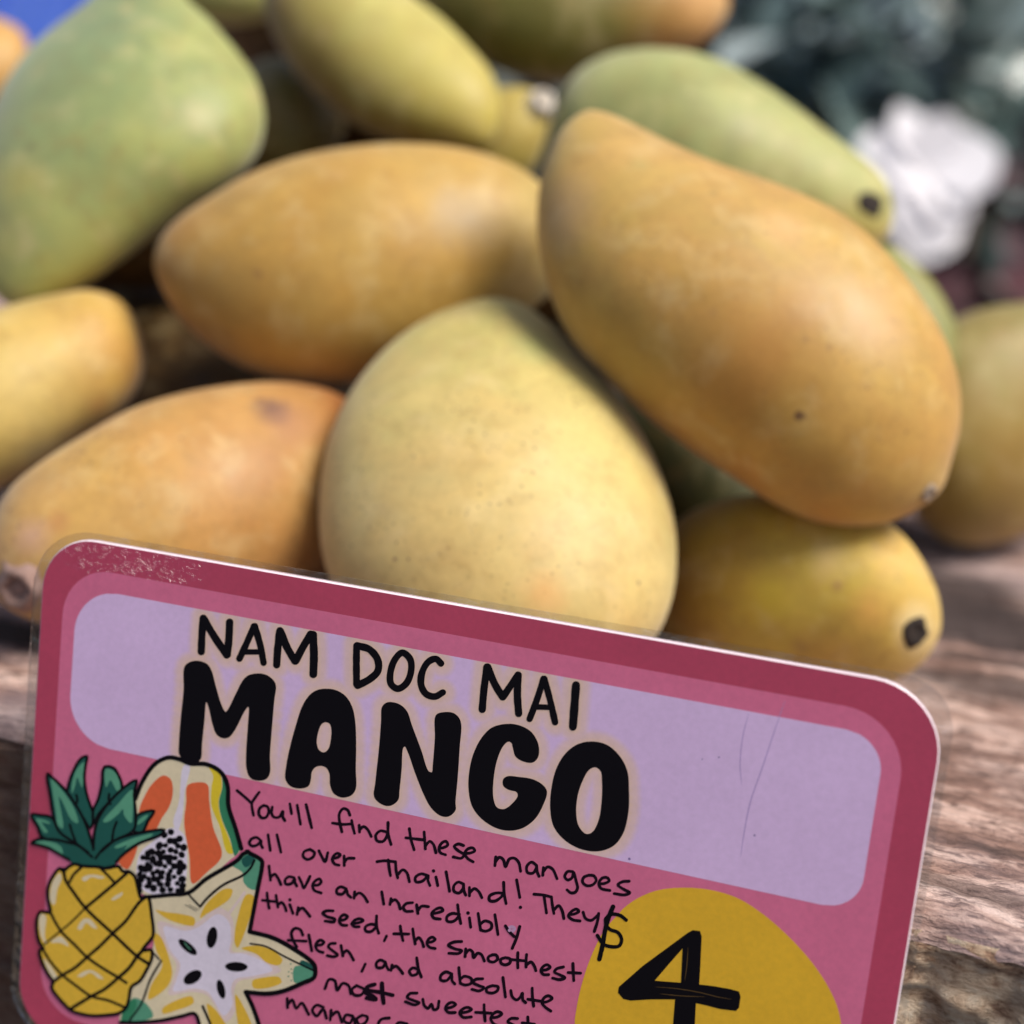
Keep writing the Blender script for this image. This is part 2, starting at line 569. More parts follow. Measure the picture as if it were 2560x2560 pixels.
mango('right', 'large orange-yellow mango lying diagonally on top at the right of the heap',
      [(1105, 209), (1140, 211), (1190, 230), (1260, 265), (1350, 305), (1450, 340), (1530, 375), (1600, 415), (1670, 480), (1730, 555), (1780, 635), (1808, 720), (1812, 800), (1797, 865), (1775, 925)],
      [(1105, 209), (1062, 240), (1030, 300), (1015, 370), (1016, 460), (1040, 560), (1080, 640), (1140, 710), (1220, 790), (1300, 850), (1380, 902), (1460, 950), (1530, 979), (1600, 992), (1665, 988), (1725, 965), (1775, 925)],
      0.332, 0.311, 0.86, [(0.0, lin(206, 168, 98)), (0.3, lin(200, 152, 74)), (0.7, lin(196, 140, 56)), (1.0, lin(204, 148, 52))], lin(200, 172, 88), 0.45, 0.4,
      spots=[(1508, 785, 13, lin(84, 56, 40), 0.95, 0.6), (1345, 365, 14, lin(150, 124, 70), 0.5, 0.8), (1210, 310, 25, lin(176, 158, 90), 0.5, 0.9), (1520, 640, 11, lin(130, 100, 56), 0.6, 0.7),
             (1345, 590, 14, lin(150, 116, 70), 0.4, 0.8), (1565, 655, 9, lin(140, 104, 64), 0.5, 0.7), (1190, 690, 130, lin(170, 140, 58), 0.6, 0.98), (1420, 660, 190, lin(178, 120, 46), 0.55, 0.98), (1060, 400, 95, lin(192, 160, 116), 0.6, 0.98), (1650, 610, 110, lin(216, 176, 128), 0.6, 0.98), (1480, 430, 70, lin(218, 168, 116), 0.5, 0.98)], seed=2.0, around=(lin(208, 162, 90), 0.6), cheek=(0.8, 0.5))  # pink upper rim and pale left end: sheen painted into the skin
stem('right', 1752, 930, 15, simple_mat('grey_stem_end', lin(150, 134, 116), 0.85), 'stem_end', 0.4)

mango('middle', 'orange mango lying sideways above the front one, in the middle of the heap',
      [(290, 490), (303, 450), (340, 410), (400, 368), (470, 325), (560, 293), (660, 276), (760, 270), (850, 276), (930, 296), (1000, 330), (1060, 390), (1090, 470)],
      [(290, 490), (303, 540), (340, 602), (390, 652), (450, 692), (520, 716), (600, 727), (680, 722), (770, 700), (870, 660), (970, 610), (1050, 545), (1090, 470)],
      0.352, 0.372, 0.9, [(0.0, lin(180, 122, 46)), (0.35, lin(196, 146, 66)), (0.7, lin(204, 164, 86)), (1.0, lin(204, 182, 116))], lin(208, 166, 88), 0.5, 0.3,
      spots=[(487, 515, 11, lin(120, 80, 50), 0.6, 0.8), (890, 415, 85, lin(158, 140, 112), 0.6, 0.98), (640, 330, 30, lin(190, 150, 92), 0.4, 0.9)], seed=3.0)

mango('low_left', 'orange-brown mango lying low at the left behind the card, with its stem stub showing',
      [(-22, 1085), (-20, 1000), (15, 930), (70, 882), (150, 828), (250, 770), (350, 735), (450, 719), (540, 720), (640, 745), (700, 800)],
      [(-22, 1085), (5, 1140), (60, 1172), (150, 1192), (260, 1196), (380, 1190), (500, 1160), (600, 1100), (670, 1010), (705, 900), (700, 800)],
      0.298, 0.350, 0.9, [(0.0, lin(190, 146, 100)), (0.3, lin(216, 168, 92)), (0.58, lin(198, 144, 80)), (0.8, lin(172, 108, 46)), (1.0, lin(140, 78, 26))], lin(206, 160, 98), 0.45, 0.6,  # right end browner: the front mango's shade put into the skin colour
      spots=[(512, 770, 46, lin(84, 62, 58), 0.9, 0.85), (540, 790, 80, lin(160, 112, 84), 0.5, 0.95), (110, 985, 30, lin(172, 112, 66), 0.5, 0.9), (60, 1010, 45, lin(190, 150, 140), 0.5, 0.95)], seed=4.0)
stem('low_left', 36, 1108, 34, STEM_BROWN, 'stem_stub', 0.5)

mango('left', 'yellow mango at the left edge, wedged below the big green one',
      [(-190, 800), (-150, 680), (-60, 610), (30, 574), (110, 553), (170, 546), (228, 568), (262, 622)],
      [(-190, 800), (-170, 890), (-80, 945), (10, 918), (80, 880), (155, 828), (225, 780), (268, 710), (262, 622)],
      0.335, 0.365, 0.95, [(0.0, lin(214, 180, 96)), (0.45, lin(222, 190, 118)), (0.8, lin(208, 160, 84)), (1.0, lin(160, 110, 40))], lin(210, 176, 84), 0.5, 0.3,
      spots=[(60, 850, 30, lin(170, 150, 92), 0.5, 0.9), (185, 765, 24, lin(196, 136, 70), 0.5, 0.9)], seed=5.0)

mango('green', 'biggest mango, pale green with yellow pointed tip, upper left of heap',
      [(262, -72), (316, -48), (356, 2), (393, 33), (425, 68), (455, 104), (482, 142), (499, 197), (498, 245), (478, 300), (435, 348), (370, 392), (300, 440), (210, 505), (130, 552), (70, 576), (18, 574)],
      [(262, -72), (210, -46), (165, 0), (105, 45), (50, 95), (0, 170), (-35, 270), (-50, 380), (-45, 470), (-20, 540), (18, 574)],
      0.405, 0.365, 0.85, [(0.0, lin(130, 148, 106)), (0.35, lin(140, 156, 106)), (0.65, lin(164, 174, 114)), (0.80, lin(200, 190, 106)), (1.0, lin(214, 188, 92))], lin(164, 176, 114), 0.4, 0.35,
      spots=[(5, 285, 14, lin(100, 108, 70), 0.5, 0.8), (55, 278, 13, lin(100, 108, 70), 0.5, 0.8), (375, 215, 40, lin(186, 178, 120), 0.5, 0.95), (130, 160, 70, lin(124, 134, 84), 0.5, 0.95)], seed=6.0, bloom=0.2,
      around=(lin(184, 180, 96), 0.7), cheek=(0.9, 0.0))

mango('banana', 'slender yellow mango slanting down from the top edge, beside the olive one',
      [(560, -150), (680, -90), (790, 2), (840, 42), (890, 92), (928, 140), (945, 195), (940, 245), (920, 275)],
      [(560, -150), (510, -90), (497, 0), (512, 62), (548, 125), (592, 177), (650, 227), (725, 263), (810, 283), (880, 288), (920, 275)],
      0.455, 0.425, 0.85, [(0.0, lin(196, 190, 110)), (0.5, lin(204, 192, 112)), (0.8, lin(206, 188, 92)), (1.0, lin(200, 176, 78))], lin(190, 164, 80), 0.4, 0.1, seed=7.0, bloom=0.15, around=(lin(140, 104, 22), 0.9), cheek=(-0.95, 0.0))  # lower left side darkened: its own shade put into the skin colour

mango('olive', 'dark olive mango with an orange end, at the top edge of the heap',
      [(740, -60), (820, -140), (960, -170), (1120, -160), (1260, -120), (1340, -60), (1375, 5)],
      [(740, -60), (770, 10), (815, 62), (880, 105), (960, 142), (1050, 160), (1150, 140), (1240, 108), (1310, 92), (1350, 60), (1375, 5)],
      0.50, 0.50, 0.9, [(0.0, lin(112, 108, 36)), (0.5, lin(118, 108, 36)), (0.75, lin(156, 122, 50)), (0.92, lin(206, 150, 84)), (1.0, lin(216, 164, 104))], None, 0, 0.1, seed=8.0)

mango('pale_green', 'pale green mango with a dark stem spot, behind the large diagonal mango',
      [(1040, 300), (1050, 200), (1085, 138), (1150, 101), (1225, 92), (1300, 98), (1370, 120), (1435, 157), (1505, 207), (1575, 262), (1635, 305), (1670, 340), (1686, 395), (1678, 440)],
      [(1040, 300), (1060, 380), (1130, 440), (1230, 480), (1340, 500), (1460, 505), (1570, 500), (1640, 480), (1678, 440)],
      0.425, 0.405, 0.85, [(0.0, lin(132, 136, 86)), (0.4, lin(140, 142, 84)), (0.75, lin(164, 156, 82)), (1.0, lin(190, 162, 76))], lin(160, 160, 100), 0.3, 0.15, seed=9.0, bloom=0.2, around=(lin(184, 186, 118), 0.8), cheek=(0.9, 0.0))
stem('pale_green', 1645, 384, 20, STEM_DARK, 'stem_scar', 0.22)

mango('low_right', 'small yellow mango with a dark stem scar, low behind the right corner of card',
      [(1225, 1120), (1238, 1040), (1290, 972), (1370, 936), (1455, 927), (1545, 936), (1635, 962), (1700, 1003), (1745, 1062), (1772, 1130), (1773, 1195)],
      [(1225, 1120), (1240, 1190), (1300, 1245), (1400, 1280), (1500, 1294), (1600, 1297), (1680, 1286), (1740, 1250), (1773, 1195)],
      0.345, 0.316, 0.9, [(0.0, lin(150, 112, 36)), (0.35, lin(196, 160, 56)), (0.7, lin(214, 172, 82)), (1.0, lin(222, 188, 110))], lin(206, 184, 76), 0.55, 0.6,
      spots=[(1580, 1105, 14, lin(150, 110, 70), 0.6, 0.8), (1510, 1220, 20, lin(150, 120, 66), 0.5, 0.85), (1650, 1030, 12, lin(160, 130, 80), 0.5, 0.85), (1640, 1150, 50, lin(214, 156, 76), 0.5, 0.95), (1728, 1192, 62, lin(230, 210, 160), 0.8, 0.95), (1450, 1130, 60, lin(190, 170, 40), 0.5, 0.95), (1560, 1060, 50, lin(220, 190, 120), 0.5, 0.95), (1400, 1010, 60, lin(150, 108, 30), 0.5, 0.95)], seed=10.0)
stem('low_right', 1728, 1192, 22, STEM_DARK, 'stem_scar', 0.22)

mango('far_right', 'olive-yellow mango at the right edge, half out of the picture',
      [(1690, 790), (1715, 690), (1790, 612), (1880, 580), (1990, 578), (2080, 620), (2130, 700)],
      [(1690, 790), (1700, 890), (1735, 980), (1795, 1024), (1870, 1030), (1970, 995), (2070, 910), (2120, 810), (2130, 700)],
      0.440, 0.452, 0.85, [(0.0, lin(140, 112, 44)), (0.3, lin(160, 128, 54)), (0.6, lin(176, 142, 66)), (1.0, lin(150, 140, 70))], lin(160, 120, 50), 0.5, 0.3, seed=11.0, around=(lin(140, 134, 76), 0.7), cheek=(0.9, 0.0))

mango('sliver', 'olive green mango mostly hidden behind the large diagonal mango, only its upper right rim showing',
      [(1570, 540), (1605, 480), (1670, 460), (1725, 495), (1775, 555), (1805, 625), (1800, 700)],
      [(1570, 540), (1570, 620), (1610, 710), (1680, 755), (1750, 755), (1800, 700)],
      0.425, 0.405, 0.6, [(0.0, lin(150, 150, 84)), (1.0, lin(140, 140, 70))], None, 0, 0.1, seed=12.0)

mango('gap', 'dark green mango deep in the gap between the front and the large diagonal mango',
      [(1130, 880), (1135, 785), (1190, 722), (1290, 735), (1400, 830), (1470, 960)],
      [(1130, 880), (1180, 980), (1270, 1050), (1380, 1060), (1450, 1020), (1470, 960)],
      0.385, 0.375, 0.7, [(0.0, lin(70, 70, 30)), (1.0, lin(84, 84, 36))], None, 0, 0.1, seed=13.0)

mango('nub', 'small yellow mango with white stem end, peeking out beside the tip of the slender one',
      [(850, 330), (855, 240), (895, 185), (950, 165), (1000, 168), (1036, 190)],
      [(850, 330), (880, 375), (940, 380), (1000, 330), (1030, 260), (1036, 190)],
      0.47, 0.46, 0.9, [(0.0, lin(170, 146, 60)), (1.0, lin(200, 176, 90))], None, 0, 0.1, seed=14.0)
stem('nub', 1018, 196, 21, STEM_PALE, 'stem_end', 0.9)

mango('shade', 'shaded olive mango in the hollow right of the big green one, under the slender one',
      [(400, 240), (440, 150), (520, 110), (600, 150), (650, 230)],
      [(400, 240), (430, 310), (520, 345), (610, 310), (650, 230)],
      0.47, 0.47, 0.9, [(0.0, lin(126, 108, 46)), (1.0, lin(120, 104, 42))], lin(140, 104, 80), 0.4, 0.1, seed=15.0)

mango('top_gap', 'pale yellow-green mango at the top edge behind the big green one',
      [(300, -60), (330, -120), (430, -150), (520, -120), (560, -60)],
      [(300, -60), (330, 10), (420, 48), (510, 30), (560, -60)],
      0.52, 0.53, 0.9, [(0.0, lin(186, 182, 110)), (1.0, lin(200, 194, 120))], None, 0, 0.1, seed=16.0)

mango('corner', 'orange mango in the top left corner, beyond the big green one',
      [(-170, 110), (-130, 50), (-60, 28), (0, 34), (45, 62), (55, 110)],
      [(-170, 110), (-150, 200), (-80, 240), (0, 220), (45, 165), (55, 110)],
      0.52, 0.53, 0.9, [(0.0, lin(214, 170, 90)), (1.0, lin(216, 160, 96))], None, 0, 0.1, seed=17.0)

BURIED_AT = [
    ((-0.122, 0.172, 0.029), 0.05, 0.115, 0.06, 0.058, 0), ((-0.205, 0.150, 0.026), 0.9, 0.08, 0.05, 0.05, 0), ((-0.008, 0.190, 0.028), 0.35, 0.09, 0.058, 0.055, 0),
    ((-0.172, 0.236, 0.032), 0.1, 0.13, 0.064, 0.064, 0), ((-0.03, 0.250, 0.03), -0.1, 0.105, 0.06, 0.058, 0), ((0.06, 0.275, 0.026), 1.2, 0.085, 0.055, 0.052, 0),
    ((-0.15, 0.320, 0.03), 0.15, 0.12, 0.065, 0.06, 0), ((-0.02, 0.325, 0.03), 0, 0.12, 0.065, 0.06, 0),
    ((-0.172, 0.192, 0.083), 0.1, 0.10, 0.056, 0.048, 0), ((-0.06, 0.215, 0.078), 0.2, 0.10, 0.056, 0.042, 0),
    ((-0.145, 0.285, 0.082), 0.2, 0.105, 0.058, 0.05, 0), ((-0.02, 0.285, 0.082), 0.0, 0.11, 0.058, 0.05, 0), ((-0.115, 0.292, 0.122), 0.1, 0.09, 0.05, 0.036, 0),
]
# mangoes inside the heap that carry the visible ones
def buried(c, ang, ln, wd, th, seed, tilt=0.0):
    n, m_ = 28, 32
    ax = Vector((math.cos(ang) * math.cos(tilt), math.sin(ang) * math.cos(tilt), math.sin(tilt)))
    sd = Vector((-math.sin(ang), math.cos(ang), 0)); upv = ax.cross(sd)
    V, A, C = [], [], []
    for k in range(n + 1):
        t = k / n; u = -math.cos(math.pi * t)
        w = math.sqrt(max(0, 1 - u * u)) * (1 - 0.16 * u)
        cen = Vector(c) + ax * (u * ln / 2) + sd * (0.06 * ln * u * u)
        for a in range(m_):
            th_ = 2 * math.pi * a / m_
            V.append(cen + sd * (w * wd / 2 * math.cos(th_)) + upv * (w * th / 2 * math.sin(th_)))
            A.append(t); C.append(0.5)
    F = [(k * m_ + a, k * m_ + (a + 1) % m_, (k + 1) * m_ + (a + 1) % m_, (k + 1) * m_ + a) for k in range(n) for a in range(m_)]
    org = Vector((c[0], c[1], min(p.z for p in V)))
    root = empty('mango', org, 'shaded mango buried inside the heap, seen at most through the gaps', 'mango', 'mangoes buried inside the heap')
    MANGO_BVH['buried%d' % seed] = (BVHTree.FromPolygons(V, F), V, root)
    o = mesh_obj('fruit', V, F, BURIED_SHADE_SKIN, root, org)
    for nm, dat in (('axis_pos', A), ('cheek', C)):
        o.data.attributes.new(nm, 'FLOAT', 'POINT').data.foreach_set('value', dat)
    bm = bmesh.new(); bm.from_mesh(o.data)
    bmesh.ops.remove_doubles(bm, verts=bm.verts, dist=1e-6)
    bmesh.ops.recalc_face_normals(bm, faces=bm.faces)
    bm.to_mesh(o.data); bm.free()


BURIED_SHADE_SKIN = mango_mat('mango_skin_buried', [(0.0, lin(76, 52, 24)), (0.6, lin(88, 62, 28)), (1.0, lin(70, 48, 20))], lin(64, 46, 24), 0.4, 0.1, (), 33.0, -0.1)  # dark brown puts the shade inside the heap into the skin colour
for (px, py, zc, dep) in ((600, 60, None, 0.57),):
    d_ = at(px * S, py * S, 1) - CAM
    q_ = CAM + d_ * ((zc - CAM.z) / d_.z if dep is None else dep)
    BURIED_AT.append(((q_.x, q_.y + (0.02 if dep is None else 0), q_.z), 0.1, 0.10, 0.06, 0.058, 0))
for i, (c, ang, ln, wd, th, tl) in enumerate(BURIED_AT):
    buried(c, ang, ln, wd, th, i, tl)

# ------------------------------------------------------------------ price card
cardO3 = ray(112.13, 1329.90) * (CARD_K / cn.dot(ray(112.13, 1329.90)))


def uv(px, py):                        # pixel of the photograph -> place on the card (metres right / down from its corner)
    q = ray(px, py) * (CARD_K / cn.dot(ray(px, py))) - cardO3
    return (q.dot(cx), q.dot(cd))


CW, CH = 0.160, 0.0985
card = empty('price_card', c2w(cardO3 + cx * CW / 2 + cd * CH), 'pink laminated price card lettered in black, standing in front of the mangoes', 'price card')
FRONT_H = 0.0


def place(u, v, h=0.0):                # h: height above the printed face, towards the viewer
    return c2w(cardO3 + cx * u + cd * v - cn * h)


def ink(name, rgb, k=1.93, rough=0.55, coat=0.6, amt=0.05, wrinkle=True, glint=False):
    b = NT(name)
    g = b.noise(b.obj(), 900, 3, 0.6)
    g2 = b.noise(b.obj(), 60, 3, 0.6)
    c = b.mix(1.0, lin(*rgb, k=k), b.ramp(g, [(0.3, 1 - amt), (0.7, 1 + amt)]), 'MULTIPLY')
    c = b.mix(1.0, c, b.ramp(g2, [(0.3, 0.95), (0.7, 1.05)]), 'MULTIPLY')
    b.l(c, b.bsdf.inputs['Base Color'])
    b.bsdf.inputs['Roughness'].default_value = rough
    b.bsdf.inputs['Coat Weight'].default_value = coat
    if coat < 0.2: b.bsdf.inputs['Specular IOR Level'].default_value = 0.15
    b.bsdf.inputs['Coat Roughness'].default_value = 0.12
    if wrinkle:
        w = b.noise(b.obj(), 420, 2, 0.5, 0.8)
        nrm = b.bump(w, 0.10, 0.0006)
        if glint:                      # the laminate has bubbled and rippled in the top left corner
            q = place(0.0175, 0.0016) - card.location
            sub = b.n('ShaderNodeVectorMath', operation='SUBTRACT'); sub.inputs[1].default_value = q
            b.l(b.obj(), sub.inputs[0])
            sc = b.n('ShaderNodeVectorMath', operation='MULTIPLY'); sc.inputs[1].default_value = (1 / 0.0165, 0, 1 / 0.0058)
            b.l(sub.outputs[0], sc.inputs[0])
            ln_ = b.n('ShaderNodeVectorMath', operation='LENGTH'); b.l(sc.outputs[0], ln_.inputs[0])
            where = b.ramp(ln_.outputs['Value'], [(0.15, 1.0), (0.55, 0.6), (1.15, 0.0)])
            rip = b.ramp(b.noise(b.mapped((430, 430, 900), rot=(0, R(16), 0)), 1.0, 3, 0.6, 1.6), [(0.54, 0.0), (0.80, 1.0)])
            bp = b.n('ShaderNodeBump'); bp.inputs['Strength'].default_value = 1.0; bp.inputs['Distance'].default_value = 0.0030
            b.l(b.math('MULTIPLY', where, rip), bp.inputs['Height']); b.l(nrm, bp.inputs['Normal'])
            nrm = bp.outputs[0]
            b.bsdf.inputs['Coat IOR'].default_value = 1.9
            b.bsdf.inputs['Coat Roughness'].default_value = 0.1
        b.l(nrm, b.bsdf.inputs['Coat Normal'])
    return b.mat


class Flat:
    """collects flat printed shapes (pixel outlines) into one mesh with several inks"""
    def __init__(self, name, h):
        self.name, self.h, self.V, self.F, self.M, self.mats, self.step = name, h, [], [], [], [], 0

    def mi(self, mat):
        if mat not in self.mats: self.mats.append(mat)
        return self.mats.index(mat)

    def poly_uv(self, loops, mat):
        self.step += 1
        h = self.h + self.step * 6.0e-7
        pts = [[Vector((p[0], p[1], 0)) for p in lp] for lp in loops]
        tris = tessellate_polygon(pts)
        b0 = len(self.V)
        for lp in pts:
            self.V += [place(p.x, p.y, h) for p in lp]
        flat = [p for lp in pts for p in lp]
        for t in tris:
            a, b_, c = (flat[i] for i in t)
            if (b_ - a).cross(c - a).z > 0: t = t[::-1]
            self.F.append([b0 + i for i in t]); self.M.append(self.mi(mat))

    def poly(self, loops, mat, T=None, smooth=True, per=6):
        out = []
        for lp in loops:
            p = [(T(*q) if T else q) for q in lp]
            if smooth: p = catmull(p, True, per)
            out.append([uv(*q) for q in p])
        self.poly_uv(out, mat)

    def ellipse(self, c, rx, ry, rot, mat, T):
        a = R(rot)
        pts = [(c[0] + rx * math.cos(t) * math.cos(a) - ry * math.sin(t) * math.sin(a), c[1] + rx * math.cos(t) * math.sin(a) + ry * math.sin(t) * math.cos(a)) for t in [2 * math.pi * i / 20 for i in range(20)]]
        self.poly([pts], mat, T, False)

    def stroke(self, pts, width, mat, T=None, smooth=True, taper=0.0, closed=False, wob=0.06, per=7):
        """a pen stroke with round ends; width in photograph pixels"""
        p = [(T(*q) if T else q) for q in pts]
        if smooth and len(p) > 1: p = catmull(p, closed, per)
        if closed: p = list(p) + [p[0], p[1]]
        self.step += 1
        h0 = self.h + self.step * (6.0e-7 if self.name != 'handwriting' else 2.0e-7)
        n = len(p)
        P = np.array([np.array(q, float) for q in p])
        if n == 1:
            P = np.vstack([P, P + [0.5, 0.5]]); n = 2
        wd = [width * (1 + wob * noise.noise((P[i][0] * 0.05, P[i][1] * 0.05, 2.0))) * (1 - taper * abs(2 * i / max(1, n - 1) - 1) ** 3) for i in range(n)]
        mi = self.mi(mat)
        for i in range(n):
            d = P[min(i + 1, n - 1)] - P[max(i - 1, 0)]
            d = d / (np.linalg.norm(d) + 1e-9)
            nn = np.array([-d[1], d[0]])
            h = h0 + 1.0e-8 * i
            a, b_ = P[i] + nn * wd[i] / 2, P[i] - nn * wd[i] / 2
            self.V += [place(*uv(*a), h), place(*uv(*b_), h)]
            if i:
                k = len(self.V)
                self.F.append((k - 4, k - 2, k - 1, k - 3)); self.M.append(mi)
        for (q, w, hh) in ((P[0], wd[0], h0 - 1e-7), (P[-1], wd[-1], h0 + 1.0e-8 * n + 1e-7)):
            b0 = len(self.V)
            for k in range(14):
                t = 2 * math.pi * k / 14
                self.V.append(place(*uv(q[0] + w / 2 * math.cos(t), q[1] + w / 2 * math.sin(t)), hh))
            self.F.append(list(range(b0 + 13, b0 - 1, -1))); self.M.append(mi)

    def build(self, parent=card, label=None):
        o = mesh_obj(self.name, self.V, self.F, self.mats, parent, parent.location, False, self.M)
        if label: o['label'] = label
        return o


def rrect(u0, v0, u1, v1, radii, n=10):
    """rounded rectangle, radii for TL, TR, BR, BL"""
    out = []
    for (cu, cv, r, a0) in ((u0 + radii[0], v0 + radii[0], radii[0], 180), (u1 - radii[1], v0 + radii[1], radii[1], 270), (u1 - radii[2], v1 - radii[2], radii[2], 0), (u0 + radii[3], v1 - radii[3], radii[3], 90)):
        for k in range(n + 1):
            t = R(a0 + 90 * k / n)
            out.append((cu + r * math.cos(t), cv + r * math.sin(t)))
    return out


INK_CRIMSON = ink('crimson_print', (152, 46, 74), coat=1.0, glint=True)
INK_PINK = ink('pink_print', (176, 88, 116), coat=0.5)
INK_BLACK = ink('black_ink', (14, 10, 20), k=0.7, rough=0.6, coat=0.05)
INK_YELLOW = ink('price_yellow', (206, 144, 30), coat=0.5)
INK_PEN = ink('marker_pen', (30, 8, 30), k=0.7, rough=0.6, coat=0.05)
INK_DG = ink('dark_green_ink', (0, 66, 58))
INK_LG = ink('light_green_ink', (68, 124, 98))
INK_OR = ink('orange_ink', (186, 80, 44))
INK_CR = ink('cream_ink', (208, 172, 142))
INK_YE = ink('pineapple_yellow_ink', (190, 148, 42))
INK_LEMON = ink('lemon_ink', (196, 162, 32))
INK_WH = ink('white_ink', (194, 176, 200))
INK_RIND = ink('rind_green_ink', (34, 104, 72))
INK_SCRATCH = ink('marker_scratch', (92, 66, 22), k=1.0)

# card body: a sheet with rounded corners and a pale cut edge
OUT = rrect(0, 0, CW, CH, (0.0105, 0.0115, 0.011, 0.0105))


def card_body():
    n = len(OUT); t = 0.0011; ch = 0.00024
    INN = rrect(ch, ch, CW - ch, CH - ch, (0.0102, 0.0112, 0.0107, 0.0102))
    V = [place(u, v, 0) for u, v in INN] + [place(u, v, -ch) for u, v in OUT] + [place(u, v, -t) for u, v in OUT]
    F = [list(range(n))[::-1], [2 * n + i for i in range(n)]]
    M = [0, 1]
    for i in range(n):
        j = (i + 1) % n
        F.append((i, j, n + j, n + i)); M.append(1)
        F.append((n + i, n + j, 2 * n + j, 2 * n + i)); M.append(1)
    edge = ink('white_card_edge', (240, 222, 230), k=1.0, coat=0.2, wrinkle=False)
    mesh_obj('card_sheet', V, F, [INK_CRIMSON, edge], card, card.location, False, M)
    # clear laminate, sealed a little beyond the card all round
    b = NT('clear_laminate')
    tr = b.n('ShaderNodeBsdfTransparent'); tr.inputs[0].default_value = (0.96, 0.965, 0.975, 1)
    gl = b.n('ShaderNodeBsdfGlossy'); gl.inputs['Roughness'].default_value = 0.12
    df = b.n('ShaderNodeBsdfDiffuse'); df.inputs[0].default_value = (0.75, 0.76, 0.80, 1)
    g = b.noise(b.obj(), 260, 3, 0.6, 0.6)
    b.l(b.bump(g, 0.5, 0.0008), gl.inputs['Normal'])
    fr = b.n('ShaderNodeFresnel'); fr.inputs['IOR'].default_value = 1.5
    m1 = b.n('ShaderNodeMixShader'); b.l(b.math('ADD', fr.outputs[0], 0.06), m1.inputs[0]); b.l(tr.outputs[0], m1.inputs[1]); b.l(gl.outputs[0], m1.inputs[2])
    m2 = b.n('ShaderNodeMixShader'); b.l(b.ramp(g, [(0.45, 0.0), (0.8, 0.08)]), m2.inputs[0]); b.l(m1.outputs[0], m2.inputs[1]); b.l(df.outputs[0], m2.inputs[2])
    b.l(m2.outputs[0], b.out.inputs['Surface'])
    e = 0.0022
    po = rrect(-0.0021, -0.0012, CW + 0.0014, CH + 0.0016, (0.0118, 0.0085, 0.0085, 0.0118))
    po = [(u + 0.00018 * noise.noise((u * 200, v * 200, 0)), v + 0.00018 * noise.noise((u * 200, v * 200, 5))) for u, v in po]
    ins = 0.0004
    pi = rrect(ins, ins, CW - ins, CH - ins, (0.0102, 0.0112, 0.0108, 0.0102))
    V, F = [], []
    for h in (-0.0005, -0.00072):
        V += [place(u, v, h - 0.0007 * max(0, noise.noise((u * 60, v * 60, 1)))) for u, v in po] + [place(u, v, h) for u, v in pi]
    for i in range(n):
        j = (i + 1) % n
        F.append((i, n + i, n + j, j)); F.append((2 * n + i, 2 * n + j, 3 * n + j, 3 * n + i))
        F.append((i, j, 2 * n + j, 2 * n + i)); F.append((n + i, 3 * n + i, 3 * n + j, n + j))
    mesh_obj('laminate_rim', V, F, b.mat, card, card.location, False)


card_body()
f = Flat('pink_panel', 0.000010)
f.poly_uv([rrect(0.0047, 0.0053, CW - 0.0052, CH - 0.0050, (0.0095, 0.0100, 0.009, 0.009))], INK_PINK)
f.build()

# regions of the photograph the artwork was read from
def region(ox, oy, s): return lambda x, y: (ox + x * s, oy + y * s)
T3 = region(0, 1280, 1000 / 1932); T4 = region(0, 1560, 1000 / 1932); T5 = region(800, 1560, 1000 / 1932); T6 = region(1560, 1280, 1000 / 1509)
TA = region(60, 1850, 400 / 1932); TB = region(60, 2150, 400 / 1885); TC = region(320, 2150, 500 / 1932); TD = region(560, 1940, 540 / 1932)
TE = region(1000, 2080, 600 / 1932); TF = region(420, 1500, 580 / 1932)

